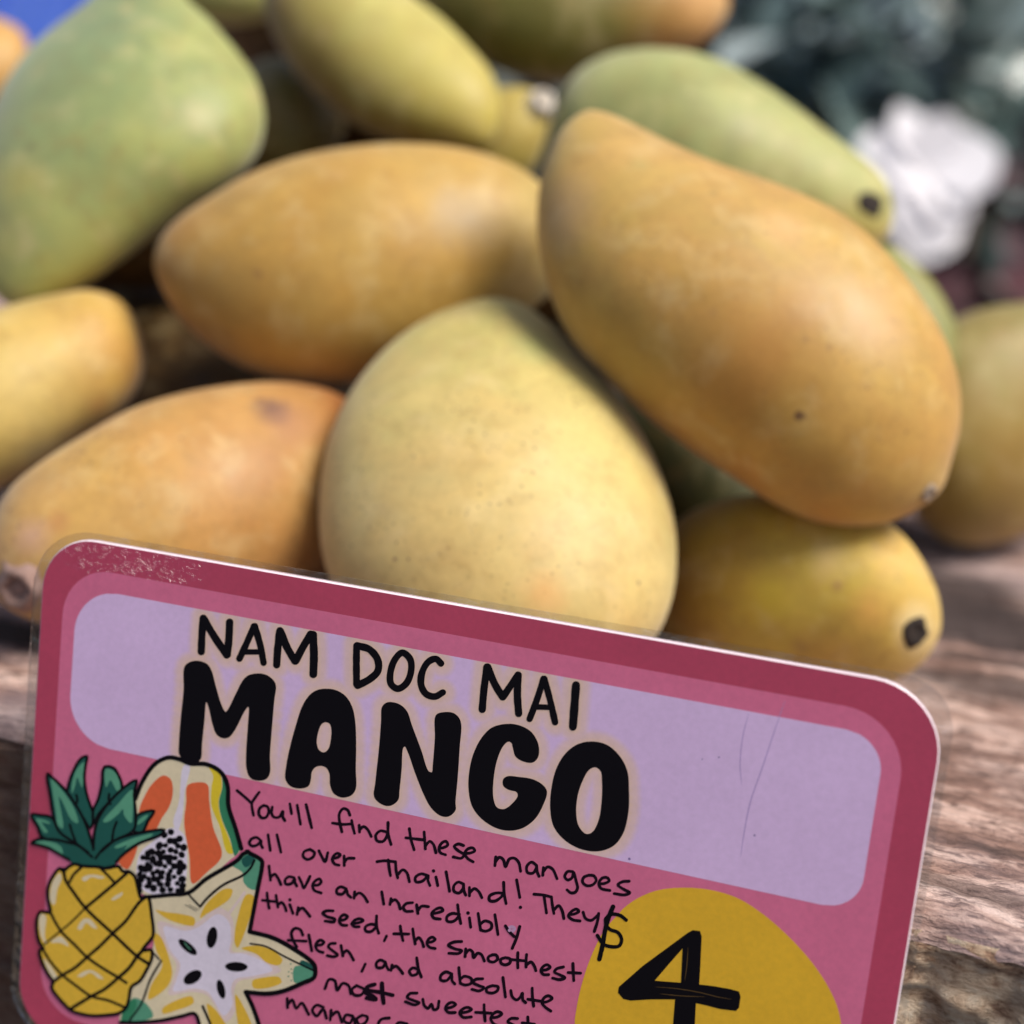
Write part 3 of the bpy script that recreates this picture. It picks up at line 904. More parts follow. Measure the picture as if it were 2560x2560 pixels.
# big letters
BIG = [
    (TF, [[(140, 550), (200, 510), (270, 508), (330, 535), (365, 590), (400, 720), (450, 880), (480, 930), (500, 910), (560, 790), (630, 660), (680, 622), (780, 612), (850, 640), (897, 700), (885, 850), (860, 1150), (850, 1300), (850, 1440), (820, 1490), (760, 1505), (690, 1485), (655, 1410), (652, 1250), (665, 1050), (670, 890), (640, 925), (560, 1080), (510, 1142), (460, 1152), (405, 1120), (370, 1030), (340, 900), (320, 850), (305, 1000), (285, 1200), (275, 1320), (240, 1355), (160, 1350), (95, 1290), (92, 1180), (105, 1000), (130, 750)]]),
    (TF, [[(1310, 738), (1400, 750), (1480, 800), (1535, 890), (1560, 1010), (1568, 1200), (1565, 1400), (1565, 1570), (1530, 1625), (1450, 1645), (1380, 1610), (1350, 1540), (1345, 1450), (1320, 1400), (1280, 1382), (1230, 1392), (1200, 1430), (1190, 1500), (1170, 1550), (1100, 1570), (1020, 1550), (978, 1490), (985, 1380), (1010, 1250), (1060, 1060), (1120, 880), (1180, 790), (1240, 750)],
          [(1310, 1018), (1345, 1030), (1360, 1070), (1355, 1170), (1335, 1240), (1300, 1268), (1260, 1250), (1240, 1190), (1255, 1090), (1280, 1035)]]),
    (T5, [[(300, 400), (325, 378), (380, 385), (420, 420), (445, 490), (490, 610), (525, 710), (540, 715), (545, 680), (555, 550), (560, 440), (600, 425), (650, 432), (680, 470), (675, 600), (665, 750), (655, 860), (655, 900), (620, 930), (580, 925), (535, 885), (500, 820), (460, 720), (425, 620), (410, 592), (402, 600), (395, 700), (385, 800), (378, 850), (340, 878), (300, 872), (262, 835), (268, 760), (285, 600), (295, 470)]]),
    (T5, [[(900, 482), (960, 488), (1020, 520), (1055, 580), (1055, 640), (1030, 668), (985, 665), (945, 640), (932, 600), (925, 575), (910, 568), (885, 590), (855, 660), (838, 760), (838, 840), (855, 885), (890, 893), (930, 865), (955, 830), (950, 812), (910, 800), (885, 780), (885, 750), (905, 735), (960, 738), (1030, 750), (1080, 780), (1097, 810), (1080, 870), (1040, 940), (980, 985), (915, 998), (850, 985), (780, 940), (735, 880), (718, 800), (720, 720), (740, 630), (780, 550), (830, 500)]]),
    (T5, [[(1320, 567), (1390, 585), (1450, 640), (1485, 710), (1493, 800), (1490, 910), (1465, 1010), (1420, 1070), (1350, 1097), (1270, 1090), (1190, 1050), (1130, 980), (1112, 890), (1120, 780), (1145, 690), (1190, 620), (1250, 578)],
          [(1330, 692), (1355, 710), (1362, 760), (1360, 860), (1345, 950), (1315, 1005), (1285, 1013), (1250, 975), (1238, 910), (1245, 830), (1270, 755), (1300, 705)]]),
]
SMALL = [  # (region, points, width px, smooth)
    (TF, [(278, 430), (283, 300), (295, 152)], 19, 1), (TF, [(297, 155), (390, 310), (490, 458)], 19, 1), (TF, [(514, 185), (508, 320), (495, 455)], 19, 1),
    (TF, [(596, 488), (660, 350), (716, 217)], 16.5, 1), (TF, [(724, 217), (770, 380), (797, 522)], 17, 1), (TF, [(650, 432), (765, 432)], 14, 0),
    (TF, [(906, 540), (915, 400), (933, 255)], 19, 1), (TF, [(936, 258), (990, 390), (1058, 508)], 19, 1), (TF, [(1064, 508), (1120, 400), (1188, 285)], 19, 1), (TF, [(1208, 290), (1216, 450), (1211, 618)], 20, 1),
    (TF, [(1572, 380), (1570, 500), (1571, 700)], 18, 1), (TF, [(1575, 378), (1680, 412), (1748, 500), (1748, 590), (1685, 655), (1580, 712)], 18, 1),
    (T5, [(398, 138), (436, 170), (440, 230), (416, 288), (376, 312), (344, 290), (340, 238), (362, 172)], 17, 2),
    (T5, [(585, 190), (560, 168), (522, 184), (492, 240), (490, 298), (514, 338), (555, 350), (594, 330)], 17, 1),
    (T5, [(784, 412), (792, 320), (807, 208)], 18.5, 1), (T5, [(810, 208), (845, 290), (882, 352)], 18.5, 1), (T5, [(884, 352), (920, 300), (957, 246)], 18.5, 1), (T5, [(958, 246), (954, 340), (960, 432)], 18.5, 1),
    (T5, [(1013, 458), (1050, 360), (1080, 264)], 16.5, 1), (T5, [(1084, 264), (1110, 360), (1136, 474)], 16.5, 1), (T5, [(1045, 400), (1115, 402)], 14, 0),
    (T5, [(1237, 295), (1230, 390), (1222, 496)], 21, 1),
]


def header_panel():
    u0, v0, u1, v1 = 0.0074, 0.0090, CW - 0.0083, 0.0383
    r = (0.0085, 0.0062, 0.0058, 0.0088)
    NU, NV = 380, 84
    vs_ = np.linspace(v0, v1, NV + 1)
    # letter sample points for the printed halo
    pts, rad = [], []
    for T, lps in BIG:
        for lp in lps:
            for q in catmull([T(*p) for p in lp], True, 3): pts.append(uv(*q)); rad.append(0.0)
    for T, st, w, sm in SMALL:
        for q in catmull([T(*p) for p in st], False, 6): pts.append(uv(*q)); rad.append(w / 2 * 0.245 / FOCAL)
    pts = np.array(pts); rad = np.array(rad)
    V, F, H = [], [], []
    for v in vs_:
        def side(top, bot):
            if v < v0 + top: return top - math.sqrt(max(0, top * top - (v0 + top - v) ** 2))
            if v > v1 - bot: return bot - math.sqrt(max(0, bot * bot - (v - v1 + bot) ** 2))
            return 0.0
        a = u0 + side(r[0], r[3]); b_ = u1 - side(r[1], r[2])
        us = np.linspace(a, b_, NU + 1)
        d = np.sqrt((us[:, None] - pts[None, :, 0]) ** 2 + (v - pts[None, :, 1]) ** 2) - rad[None, :]
        dm = d.min(1)
        for u, q in zip(us, dm):
            V.append(place(u, v, 0.000018))
            H.append(float(q))
    for j in range(NV):
        for i in range(NU):
            a = j * (NU + 1) + i
            F.append((a, a + NU + 1, a + NU + 2, a + 1))
    b = NT('lavender_print')
    hd = b.n('ShaderNodeAttribute', attribute_name='letter_gap').outputs['Fac']
    g = b.noise(b.obj(), 900, 3, 0.6); g2 = b.noise(b.obj(), 45, 3, 0.6)
    k = b.math('ADD', b.math('DIVIDE', hd, 0.0024), b.math('MULTIPLY', b.math('SUBTRACT', g2, 0.5), 0.35))
    c = b.mix(b.ramp(k, [(0.0, 0.0), (0.4, 0.25), (1.0, 1.0)], 'EASE'), lin(204, 164, 148, k=1.75), lin(188, 160, 193, k=1.75))
    c = b.mix(1.0, c, b.ramp(g, [(0.3, 0.96), (0.7, 1.04)]), 'MULTIPLY')
    c = b.mix(1.0, c, b.ramp(g2, [(0.3, 0.96), (0.7, 1.04)]), 'MULTIPLY')
    b.l(c, b.bsdf.inputs['Base Color'])
    b.bsdf.inputs['Roughness'].default_value = 0.55
    b.bsdf.inputs['Coat Weight'].default_value = 0.5
    b.bsdf.inputs['Coat Roughness'].default_value = 0.15
    o = mesh_obj('header_panel', V, F, b.mat, card, card.location, False)
    a = o.data.attributes.new('letter_gap', 'FLOAT', 'POINT'); a.data.foreach_set('value', H)
    # two hairs of scratches and some specks trapped in the laminate
    f = Flat('laminate_scratches', 0.000024)
    sc = ink('scratch_grey', (140, 118, 158))
    f.stroke([(470, 760), (448, 850), (438, 950), (444, 1030)], 2.2, sc, T6, taper=0.7)
    f.stroke([(607, 712), (560, 850), (520, 970), (478, 1090), (455, 1200), (440, 1300)], 2.6, sc, T6, taper=0.7)
    for (x, y, w) in ((492, 1219, 5), (358, 925, 4), (295, 932, 3), (20, 1308, 6)):
        f.stroke([(x, y)], w, ink('speck', (110, 90, 130)), T6)
    f.build()


header_panel()

f = Flat('price_spot', 0.000022)
f.poly([[T6(*p) for p in ((0, 1493), (55, 1455), (130, 1426), (230, 1417), (330, 1426), (430, 1457), (530, 1521), (630, 1610), (710, 1700), (770, 1790), (806, 1870), (820, 1935))]
        + [(2108, 2620), (2080, 2680), (1980, 2740), (1800, 2760), (1600, 2730), (1480, 2660), (1438, 2570)]
        + [T5(*p) for p in ((1240, 1850), (1270, 1720), (1312, 1600), (1372, 1480), (1442, 1400))]], INK_YELLOW)
f.build()

f = Flat('headline', 0.000030)
for T, lps in BIG: f.poly(lps, INK_BLACK, T)
for T, st, w, sm in SMALL: f.stroke(st, w, INK_BLACK, T, sm > 0, closed=(sm == 2), wob=0.10)
f.build()

f = Flat('price_numeral', 0.000060)
f.poly([[(1775, 1492), (1800, 1478), (1836, 1482), (1844, 1510), (1838, 1640), (1832, 1740), (1900, 1748), (1980, 1762), (2024, 1774), (2032, 1800), (2024, 1852), (2010, 1868), (1930, 1858), (1870, 1842), (1816, 1830), (1811, 1932), (1806, 2100), (1700, 2100), (1706, 1932), (1716, 1812), (1600, 1812), (1500, 1818), (1466, 1810), (1440, 1780), (1444, 1752), (1460, 1738), (1560, 1650), (1680, 1562)],
        [(1752, 1566), (1744, 1732), (1617, 1722), (1680, 1648)]], INK_BLACK, T5, False)
for pts in ([(1778, 1560), (1772, 1650), (1762, 1722)], [(1620, 1752), (1720, 1760), (1830, 1778), (1920, 1800), (1990, 1812)], [(1640, 1785), (1740, 1795), (1860, 1800)]):
    f.stroke(pts, 2.0, INK_SCRATCH, T5, taper=0.8)
f.stroke([(1716, 600), (1680, 690), (1655, 780), (1630, 920), (1606, 1022)], 11.5, INK_BLACK, TE)
f.stroke([(1822, 708), (1775, 672), (1710, 660), (1668, 684), (1658, 740), (1690, 782), (1755, 808), (1785, 865), (1765, 915), (1705, 922), (1640, 902), (1590, 832)], 9, INK_BLACK, TE)
f.stroke([(1690, 665), (1655, 700), (1668, 770)], 8, INK_BLACK, TE)
f.build()

PEN = [
 # You'll find these mangoes
 (TD, [(118, 130), (190, 190), (250, 245)]), (TD, [(315, 145), (275, 200), (250, 245), (253, 290), (265, 350)]), (TD, [(355, 262), (320, 290), (312, 335), (335, 372), (375, 370), (400, 325), (390, 275), (355, 262)]),
 (TD, [(432, 278), (427, 335), (450, 368), (495, 365), (528, 315), (525, 360), (545, 398)]), (TD, [(590, 248), (605, 335)]), (TD, [(655, 260), (685, 430)]), (TD, [(735, 255), (785, 462)]),
 (TD, [(1127, 350), (1105, 303), (1065, 292), (1032, 340), (1037, 420), (1055, 498)]), (TD, [(970, 420), (1060, 432), (1140, 428)]), (TD, [(1143, 397), (1150, 440), (1168, 512)]),
 (TD, [(1210, 440), (1213, 500)]), (TD, [(1213, 480), (1250, 452), (1285, 478), (1318, 540)]), (TD, [(1455, 500), (1400, 490), (1358, 530), (1370, 578), (1420, 585), (1455, 545), (1464, 505)]), (TD, [(1468, 415), (1470, 520), (1495, 612)]),
 (T5, [(432, 988), (440, 1040), (455, 1090)]), (T5, [(415, 1032), (498, 1042)]), (TE, [(195, 0), (200, 70), (205, 135)]), (TE, [(203, 115), (240, 75), (270, 100), (290, 165)]),
 (TE, [(315, 130), (350, 125), (385, 103), (372, 75), (340, 85), (315, 130), (325, 165), (368, 183)]), (TE, [(512, 108), (470, 96), (437, 115), (470, 150), (515, 182), (495, 210), (430, 200)]),
 (TE, [(525, 172), (570, 167), (603, 150), (585, 127), (545, 137), (522, 172), (545, 212), (590, 240)]),
 (TE, [(772, 200), (765, 270)]), (TE, [(768, 240), (800, 203), (832, 222), (850, 280), (880, 218), (920, 210), (955, 242), (972, 315)]),
 (TE, [(1100, 268), (1060, 242), (1022, 275), (1027, 325), (1070, 330), (1098, 290), (1100, 268), (1105, 320), (1120, 355)]), (TE, [(1155, 285), (1150, 347)]), (TE, [(1152, 322), (1190, 280), (1230, 300), (1265, 375)]),
 (TE, [(1390, 318), (1350, 318), (1327, 358), (1350, 385), (1385, 368), (1397, 322), (1420, 400), (1430, 450), (1410, 485), (1375, 488), (1345, 465)]),
 (TE, [(1520, 347), (1480, 365), (1470, 400), (1500, 430), (1550, 425), (1580, 388), (1560, 352), (1520, 347)]), (TE, [(1603, 418), (1650, 412), (1685, 392), (1668, 367), (1630, 370), (1602, 410), (1618, 452), (1690, 470)]),
 (TE, [(1845, 395), (1790, 400), (1755, 425), (1800, 460), (1850, 488), (1810, 505), (1725, 495)]),
 # all over Thailand! They
 (TD, [(333, 578), (290, 548), (245, 565), (228, 600), (250, 625), (300, 615), (333, 578), (332, 610), (345, 640)]), (TD, [(395, 525), (415, 665)]), (TD, [(475, 525), (510, 680)]),
 (TD, [(770, 655), (720, 675), (708, 715), (745, 745), (795, 725), (810, 685), (770, 655)]), (TD, [(850, 668), (876, 720), (905, 765), (930, 685)]),
 (TD, [(975, 737), (1020, 725), (1040, 705), (1015, 690), (985, 710), (970, 745), (990, 785), (1030, 797)]), (TD, [(1075, 715), (1077, 800)]), (TD, [(1076, 775), (1105, 738), (1165, 735)]),
 (TD, [(1370, 765), (1440, 757), (1535, 767)]), (TD, [(1470, 750), (1478, 820), (1490, 890)]), (TD, [(1535, 767), (1540, 840), (1555, 910)]), (TD, [(1553, 885), (1600, 838), (1635, 862), (1660, 945)]),
 (TE, [(228, 352), (170, 336), (125, 365), (130, 400), (180, 395), (226, 355), (226, 390), (242, 430)]), (TE, [(290, 362), (305, 430)]), (TE, [(270, 312)]), (TE, [(372, 320), (400, 475)]),
 (TE, [(512, 418), (470, 402), (436, 430), (435, 475), (475, 490), (508, 455), (512, 422), (515, 470), (530, 507)]), (TE, [(560, 445), (560, 512)]), (TE, [(561, 490), (600, 455), (635, 480), (660, 528)]),
 (TE, [(833, 492), (775, 490), (722, 515), (722, 550), (765, 555), (815, 522), (836, 490)]), (TE, [(835, 405), (840, 500), (855, 575)]), (TE, [(940, 385), (965, 525)]), (TE, [(970, 605), (971, 606)]),
 (TE, [(1080, 500), (1150, 506), (1220, 522)]), (TE, [(1160, 512), (1180, 650)]), (TE, [(1220, 525), (1228, 590), (1240, 655)]), (TE, [(1238, 630), (1278, 592), (1305, 630), (1320, 695)]),
 (TE, [(1362, 665), (1410, 657), (1440, 637), (1420, 620), (1380, 640), (1357, 675), (1390, 705), (1450, 715)]), (TE, [(1475, 645), (1495, 695), (1540, 710), (1590, 672)]), (TE, [(1600, 655), (1590, 720), (1565, 800)]),
 # have an incredibly
 (TD, [(403, 805), (418, 930)]), (TD, [(416, 905), (455, 878), (485, 915), (510, 970)]), (TD, [(628, 908), (580, 900), (548, 930), (555, 965), (605, 960), (633, 920), (635, 950), (652, 982)]),
 (TD, [(672, 905), (698, 960), (715, 1000), (745, 950), (770, 897)]), (TD, [(797, 978), (850, 970), (870, 945), (855, 920), (820, 935), (795, 975), (808, 1020), (870, 1045)]),
 (TD, [(1095, 1008), (1045, 990), (1010, 1015), (1015, 1050), (1060, 1055), (1095, 1018), (1108, 1058), (1137, 1085)]), (TD, [(1170, 1035), (1165, 1092)]), (TD, [(1167, 1075), (1210, 1045), (1250, 1070), (1285, 1125)]),
 (TD, [(1412, 1035), (1430, 1145)]), (TD, [(1495, 1095), (1486, 1147)]), (TD, [(1489, 1130), (1530, 1105), (1560, 1135), (1577, 1187)]),
 (TE, [(102, 568), (52, 575), (28, 605), (45, 635), (102, 637)]), (TE, [(135, 585), (145, 655)]), (TE, [(142, 635), (175, 597), (230, 600)]),
 (TE, [(260, 657), (310, 647), (347, 630), (330, 610), (290, 620), (257, 655), (272, 690), (325, 700)]), (TE, [(478, 662), (420, 655), (380, 680), (380, 715), (425, 720), (465, 690), (480, 662)]), (TE, [(465, 585), (475, 660), (490, 735)]),
 (TE, [(560, 690), (570, 765)]), (TE, [(548, 650)]), (TE, [(630, 655), (640, 720), (650, 788)]), (TE, [(642, 745), (685, 715), (735, 735), (735, 775), (690, 797), (650, 788)]), (TE, [(765, 665), (790, 825)]),
 (TE, [(850, 755), (880, 800), (920, 840)]), (TE, [(965, 760), (940, 850), (905, 935)]),
 # thin seed, the smoothest
 (TD, [(386, 1045), (392, 1110), (405, 1180)]), (TD, [(345, 1110), (475, 1124)]), (TD, [(466, 1065), (475, 1120), (484, 1172)]), (TD, [(483, 1155), (515, 1130), (540, 1155), (558, 1205)]),
 (TD, [(590, 1150), (618, 1227)]), (TD, [(590, 1105)]), (TD, [(665, 1175), (655, 1237)]), (TD, [(659, 1215), (700, 1180), (735, 1210), (770, 1255)]),
 (TD, [(977, 1205), (920, 1205), (885, 1225), (920, 1255), (992, 1280), (985, 1302), (905, 1296)]), (TD, [(1036, 1293), (1085, 1280), (1105, 1257), (1075, 1240), (1045, 1260), (1032, 1300), (1055, 1330), (1100, 1335)]),
 (TD, [(1142, 1322), (1210, 1310), (1247, 1292), (1215, 1275), (1170, 1290), (1145, 1320), (1165, 1345), (1210, 1347)]), (TD, [(1367, 1332), (1310, 1325), (1265, 1350), (1270, 1385), (1315, 1390), (1362, 1352)]), (TD, [(1366, 1250), (1366, 1340), (1385, 1405)]),
 (TD, [(1455, 1430), (1435, 1473)]), (TD, [(1578, 1340), (1586, 1400), (1603, 1472)]), (TD, [(1520, 1410), (1655, 1412)]), (TD, [(1690, 1365), (1698, 1430), (1712, 1500)]), (TD, [(1708, 1480), (1742, 1445), (1770, 1475), (1787, 1525)]),
 (TD, [(1822, 1488), (1865, 1480), (1890, 1460), (1865, 1440), (1830, 1460), (1817, 1500), (1840, 1530), (1890, 1542)]),
 (TE, [(497, 880), (435, 885), (390, 910), (440, 938), (497, 955), (475, 975), (395, 975)]), (TE, [(530, 940), (525, 1002)]), (TE, [(528, 980), (560, 947), (585, 965), (594, 1010), (625, 975), (655, 985), (680, 1037)]),
 (TE, [(745, 987), (713, 1005), (715, 1035), (755, 1045), (787, 1020), (775, 990), (745, 987)]), (TE, [(847, 1010), (813, 1025), (815, 1055), (850, 1068), (887, 1050), (885, 1020), (847, 1010)]),
 (TE, [(950, 970), (948, 1030), (950, 1092)]), (TE, [(890, 1025), (1012, 1036)]), (TE, [(1020, 985), (1016, 1040), (1016, 1085)]), (TE, [(1018, 1070), (1055, 1045), (1083, 1080), (1095, 1115)]),
 (TE, [(1135, 1112), (1180, 1107), (1210, 1087), (1185, 1067), (1150, 1085), (1135, 1115), (1155, 1145), (1197, 1147)]), (TE, [(1317, 1085), (1262, 1100), (1245, 1125), (1290, 1150), (1327, 1172), (1290, 1187), (1230, 1175)]),
 (TE, [(1393, 1058), (1396, 1130), (1400, 1195)]), (TE, [(1355, 1130), (1455, 1135)]),
 # flesh, and absolute
 (TD, [(707, 1422), (682, 1372), (635, 1362), (605, 1400), (620, 1470), (652, 1527)]), (TD, [(575, 1468), (735, 1476)]), (TD, [(760, 1420), (787, 1562)]),
 (TD, [(826, 1515), (880, 1505), (895, 1485), (865, 1467), (835, 1485), (820, 1520), (840, 1560), (887, 1577)]), (TD, [(997, 1495), (952, 1500), (935, 1525), (985, 1570), (1017, 1600), (985, 1615), (925, 1605)]),
 (TD, [(1048, 1515), (1065, 1607)]), (TD, [(1063, 1592), (1098, 1560), (1130, 1590), (1160, 1645)]), (TD, [(1265, 1680), (1235, 1745)]),
 (TD, [(1445, 1663), (1400, 1645), (1365, 1670), (1370, 1710), (1420, 1710), (1446, 1672), (1455, 1700), (1472, 1732)]), (TD, [(1505, 1690), (1495, 1737)]), (TD, [(1498, 1722), (1540, 1700), (1575, 1730), (1600, 1765)]),
 (TD, [(1737, 1728), (1690, 1715), (1660, 1745), (1680, 1780), (1725, 1770), (1740, 1732)]), (TD, [(1725, 1625), (1740, 1720), (1767, 1797)]),
 (TE, [(418, 1142), (370, 1125), (330, 1155), (330, 1190), (375, 1195), (417, 1155), (420, 1195), (442, 1222)]), (TE, [(475, 1090), (480, 1150), (487, 1217)]), (TE, [(482, 1188), (520, 1160), (575, 1180), (575, 1215), (525, 1230), (487, 1217)]),
 (TE, [(667, 1180), (610, 1185), (590, 1210), (635, 1235), (677, 1252), (640, 1277), (580, 1265)]), (TE, [(745, 1235), (700, 1255), (700, 1285), (745, 1295), (785, 1275), (790, 1245), (745, 1235)]), (TE, [(830, 1170), (850, 1327)]),
 (TE, [(893, 1275), (905, 1325), (940, 1350), (972, 1325), (986, 1295), (990, 1350), (1012, 1372)]), (TE, [(1065, 1255), (1068, 1330), (1077, 1400)]), (TE, [(1030, 1345), (1130, 1360)]),
 (TE, [(1148, 1373), (1195, 1360), (1225, 1337), (1195, 1317), (1160, 1335), (1145, 1375), (1170, 1408), (1215, 1440)]),
 # most sweetest
 (T5, [(25, 1760), (45, 1716), (72, 1722), (84, 1768), (110, 1735), (138, 1745), (150, 1785)]), (T5, [(177, 1745), (155, 1765), (165, 1790), (200, 1790), (213, 1765), (177, 1745)]),
 (TE, [(137, 1295), (80, 1300), (60, 1330), (110, 1355), (157, 1373), (120, 1390), (45, 1365)]), (TE, [(185, 1345), (197, 1395), (227, 1418), (255, 1385), (272, 1428), (303, 1420), (315, 1360)]),
 (TE, [(372, 1418), (420, 1407), (450, 1387), (420, 1370), (385, 1385), (367, 1420), (390, 1450), (445, 1452)]), (TE, [(487, 1455), (545, 1445), (577, 1427), (545, 1410), (505, 1425), (482, 1455), (510, 1490), (575, 1487)]),
 (TE, [(678, 1388), (680, 1450), (687, 1520)]), (TE, [(610, 1450), (735, 1457)]), (TE, [(738, 1495), (790, 1485), (820, 1462), (790, 1445), (755, 1460), (732, 1500), (755, 1542), (800, 1562)]),
 (TE, [(947, 1500), (895, 1500), (870, 1525), (905, 1548), (955, 1572), (920, 1600), (860, 1590)]), (TE, [(1030, 1488), (1034, 1560), (1040, 1620)]), (TE, [(985, 1535), (1085, 1546)]),
 # mango c(an)
 (T4, [(1388, 1808), (1390, 1852)]), (T4, [(1390, 1838), (1412, 1815), (1432, 1855), (1458, 1830), (1492, 1885)]), (T4, [(1563, 1850), (1530, 1840), (1510, 1865), (1530, 1893), (1562, 1860), (1578, 1903)]),
 (T4, [(1600, 1865), (1596, 1912)]), (T4, [(1598, 1895), (1630, 1872), (1652, 1922)]), (T4, [(1703, 1892), (1672, 1888), (1662, 1915), (1690, 1928), (1708, 1898), (1714, 1950), (1690, 1985)]), (T4, [(1750, 1888), (1724, 1908), (1738, 1935), (1768, 1922), (1775, 1897), (1750, 1888)]),
 (T5, [(335, 1902), (298, 1908), (283, 1932), (310, 1955)]), (T5, [(420, 1930), (380, 1925), (365, 1950), (400, 1960), (425, 1935), (435, 1975)]),
]
f = Flat('handwriting', 0.000030)
for T, st in PEN:
    f.stroke(st, 7.6 if len(st) > 1 else 9.0, INK_PEN, T, wob=0.18)
for st, w in (([(265, 1740), (230, 1752), (215, 1775), (255, 1797), (272, 1812), (225, 1806)], 10), ([(300, 1735), (302, 1780), (308, 1830)], 11), ([(225, 1768), (290, 1778), (352, 1792)], 10)):
    f.stroke(st, w, INK_PEN, T5, wob=0.18)
f.stroke([(880, 768), (905, 762), (922, 776), (905, 798), (882, 790)], 8, ink('worn_patch', (158, 120, 148)), TE)      # bare patch under the y
f.stroke([(850, 755), (880, 800), (920, 840)], 8, INK_PEN, TE)
f.stroke([(965, 760), (940, 850), (905, 935)], 8, INK_PEN, TE)
f.build()

# papaya drawing
f = Flat('papaya_drawing', 0.000055)
PAP = [(665, 1375), (700, 1285), (750, 1218), (815, 1187), (870, 1195), (920, 1215), (1000, 1220), (1068, 1258), (1098, 1320), (1104, 1420), (1138, 1530), (1165, 1625), (1100, 1690), (915, 1830), (720, 1852), (620, 1800), (575, 1700), (600, 1600)]
f.poly([PAP], INK_CR, T3)
f.poly([[(1005, 1224), (1060, 1258), (1072, 1330), (1056, 1400), (1070, 1480), (1108, 1580), (1125, 1650), (1098, 1645), (1062, 1520), (1022, 1420), (1022, 1330), (1030, 1275)]], INK_LEMON, T3)
f.poly([[(1075, 1272), (1098, 1330), (1103, 1420), (1138, 1530), (1162, 1620), (1135, 1660), (1112, 1580), (1072, 1480), (1058, 1400), (1074, 1330)]], INK_RIND, T3)
f.poly([[(790, 1272), (825, 1290), (836, 1350), (820, 1420), (782, 1480), (745, 1545), (700, 1550), (672, 1450), (700, 1370), (740, 1308)]], INK_OR, T3)
f.poly([[(905, 1322), (950, 1305), (1002, 1315), (1012, 1400), (1030, 1520), (1072, 1660), (1000, 1740), (930, 1795), (915, 1660), (890, 1500), (900, 1400)]], INK_OR, T3)
f.poly([[(575, 1690), (665, 1600), (645, 1680), (615, 1725)]], INK_OR, T3)
f.poly([[(888, 1225), (917, 1222), (893, 1350), (880, 1480), (856, 1545), (838, 1500), (865, 1400)]], INK_WH, T3)
f.poly([[(825, 1525), (880, 1545), (902, 1600), (898, 1790), (885, 1828), (720, 1842), (665, 1785), (675, 1650), (740, 1590)]], INK_WH, T3)
rs = random.Random(5)
seeds, tries = [], 0
fixed = [(826, 1545), (795, 1560), (868, 1578), (845, 1590), (822, 1588), (770, 1612), (800, 1610), (752, 1612), (860, 1612), (888, 1620), (735, 1640), (765, 1648), (790, 1640), (825, 1632), (850, 1640), (878, 1655)]
while len(seeds) < 64 and tries < 6000:
    tries += 1
    if fixed: x, y = fixed.pop(0)
    else:
        y = rs.uniform(1640, 1832); x = rs.uniform(678 - (y - 1650) * 0.06, 888)
    if all((x - a) ** 2 + (y - c_) ** 2 > 19 ** 2 for a, c_, _ in seeds):
        seeds.append((x, y, rs.uniform(12, 18)))
for x, y, r_ in seeds:
    f.ellipse((x, y), r_ * rs.uniform(0.9, 1.35), r_, rs.uniform(0, 180), INK_BLACK, T3)
f.stroke([(655, 1385), (690, 1300), (750, 1216), (815, 1185), (870, 1194), (920, 1214), (1000, 1218), (1068, 1256), (1100, 1320), (1105, 1420), (1140, 1530), (1167, 1625)], 11, INK_BLACK, T3)
f.build()

# star fruit drawing
f = Flat('star_fruit_drawing', 0.000125)
STAR = [(195, 355), (400, 335), (590, 312), (760, 180), (1060, 0), (1110, -55), (1180, -75), (1295, 5), (1300, 60), (1262, 250), (1220, 470), (1180, 690), (1390, 745), (1560, 830), (1790, 990), (1812, 1060), (1800, 1130), (1690, 1185), (1500, 1260), (1350, 1285), (1145, 1272), (1210, 1420), (1280, 1620), (1330, 1750), (1100, 1900), (860, 1850), (700, 1600), (648, 1482), (520, 1505), (330, 1545), (80, 1565), (-75, 1560), (-60, 1460), (60, 1200), (220, 930), (255, 740), (225, 500)]
f.poly([STAR], INK_CR, TC, per=4)
WHITE = [(350, 640), (560, 680), (690, 640), (870, 520), (975, 590), (1000, 760), (985, 890), (1110, 900), (1280, 960), (1400, 1060), (1200, 1120), (1040, 1150), (1000, 1230), (1010, 1400), (930, 1500), (830, 1350), (770, 1270), (640, 1240), (440, 1262), (480, 1130), (505, 1000), (420, 880), (370, 760)]
mid = ink('pale_cream_ink', (192, 166, 160))
cxm, cym = 780, 1000
f.poly([[(cxm + (x - cxm) * 1.13, cym + (y - cym) * 1.13) for x, y in WHITE]], mid, TC)
f.poly([WHITE], INK_WH, TC)
for pl in ([(270, 480), (370, 500), (520, 520), (645, 560), (640, 630), (480, 605), (360, 555)], [(700, 560), (740, 450), (840, 340), (940, 275), (1012, 285), (985, 370), (880, 450), (760, 520)], [(1150, 330), (1215, 345), (1200, 480), (1130, 700), (1060, 845), (1032, 790), (1060, 560)],
           [(1100, 850), (1250, 825), (1420, 885), (1495, 960), (1462, 1012), (1350, 992), (1240, 905)], [(1205, 1165), (1330, 1130), (1465, 1130), (1485, 1180), (1340, 1235), (1215, 1232)], [(250, 700), (320, 740), (400, 940), (430, 1100), (380, 1225), (200, 1345), (225, 1210), (335, 1010), (275, 870)],
           [(335, 1435), (470, 1352), (620, 1315), (638, 1375), (460, 1452), (340, 1480)], [(765, 1385), (850, 1445), (960, 1640), (880, 1700)], [(1040, 1295), (1085, 1350), (1200, 1640), (1110, 1700)]):
    f.poly([pl], INK_YE, TC)
f.stroke([(960, 540), (1050, 420), (1130, 310)], 7, mid, TC)
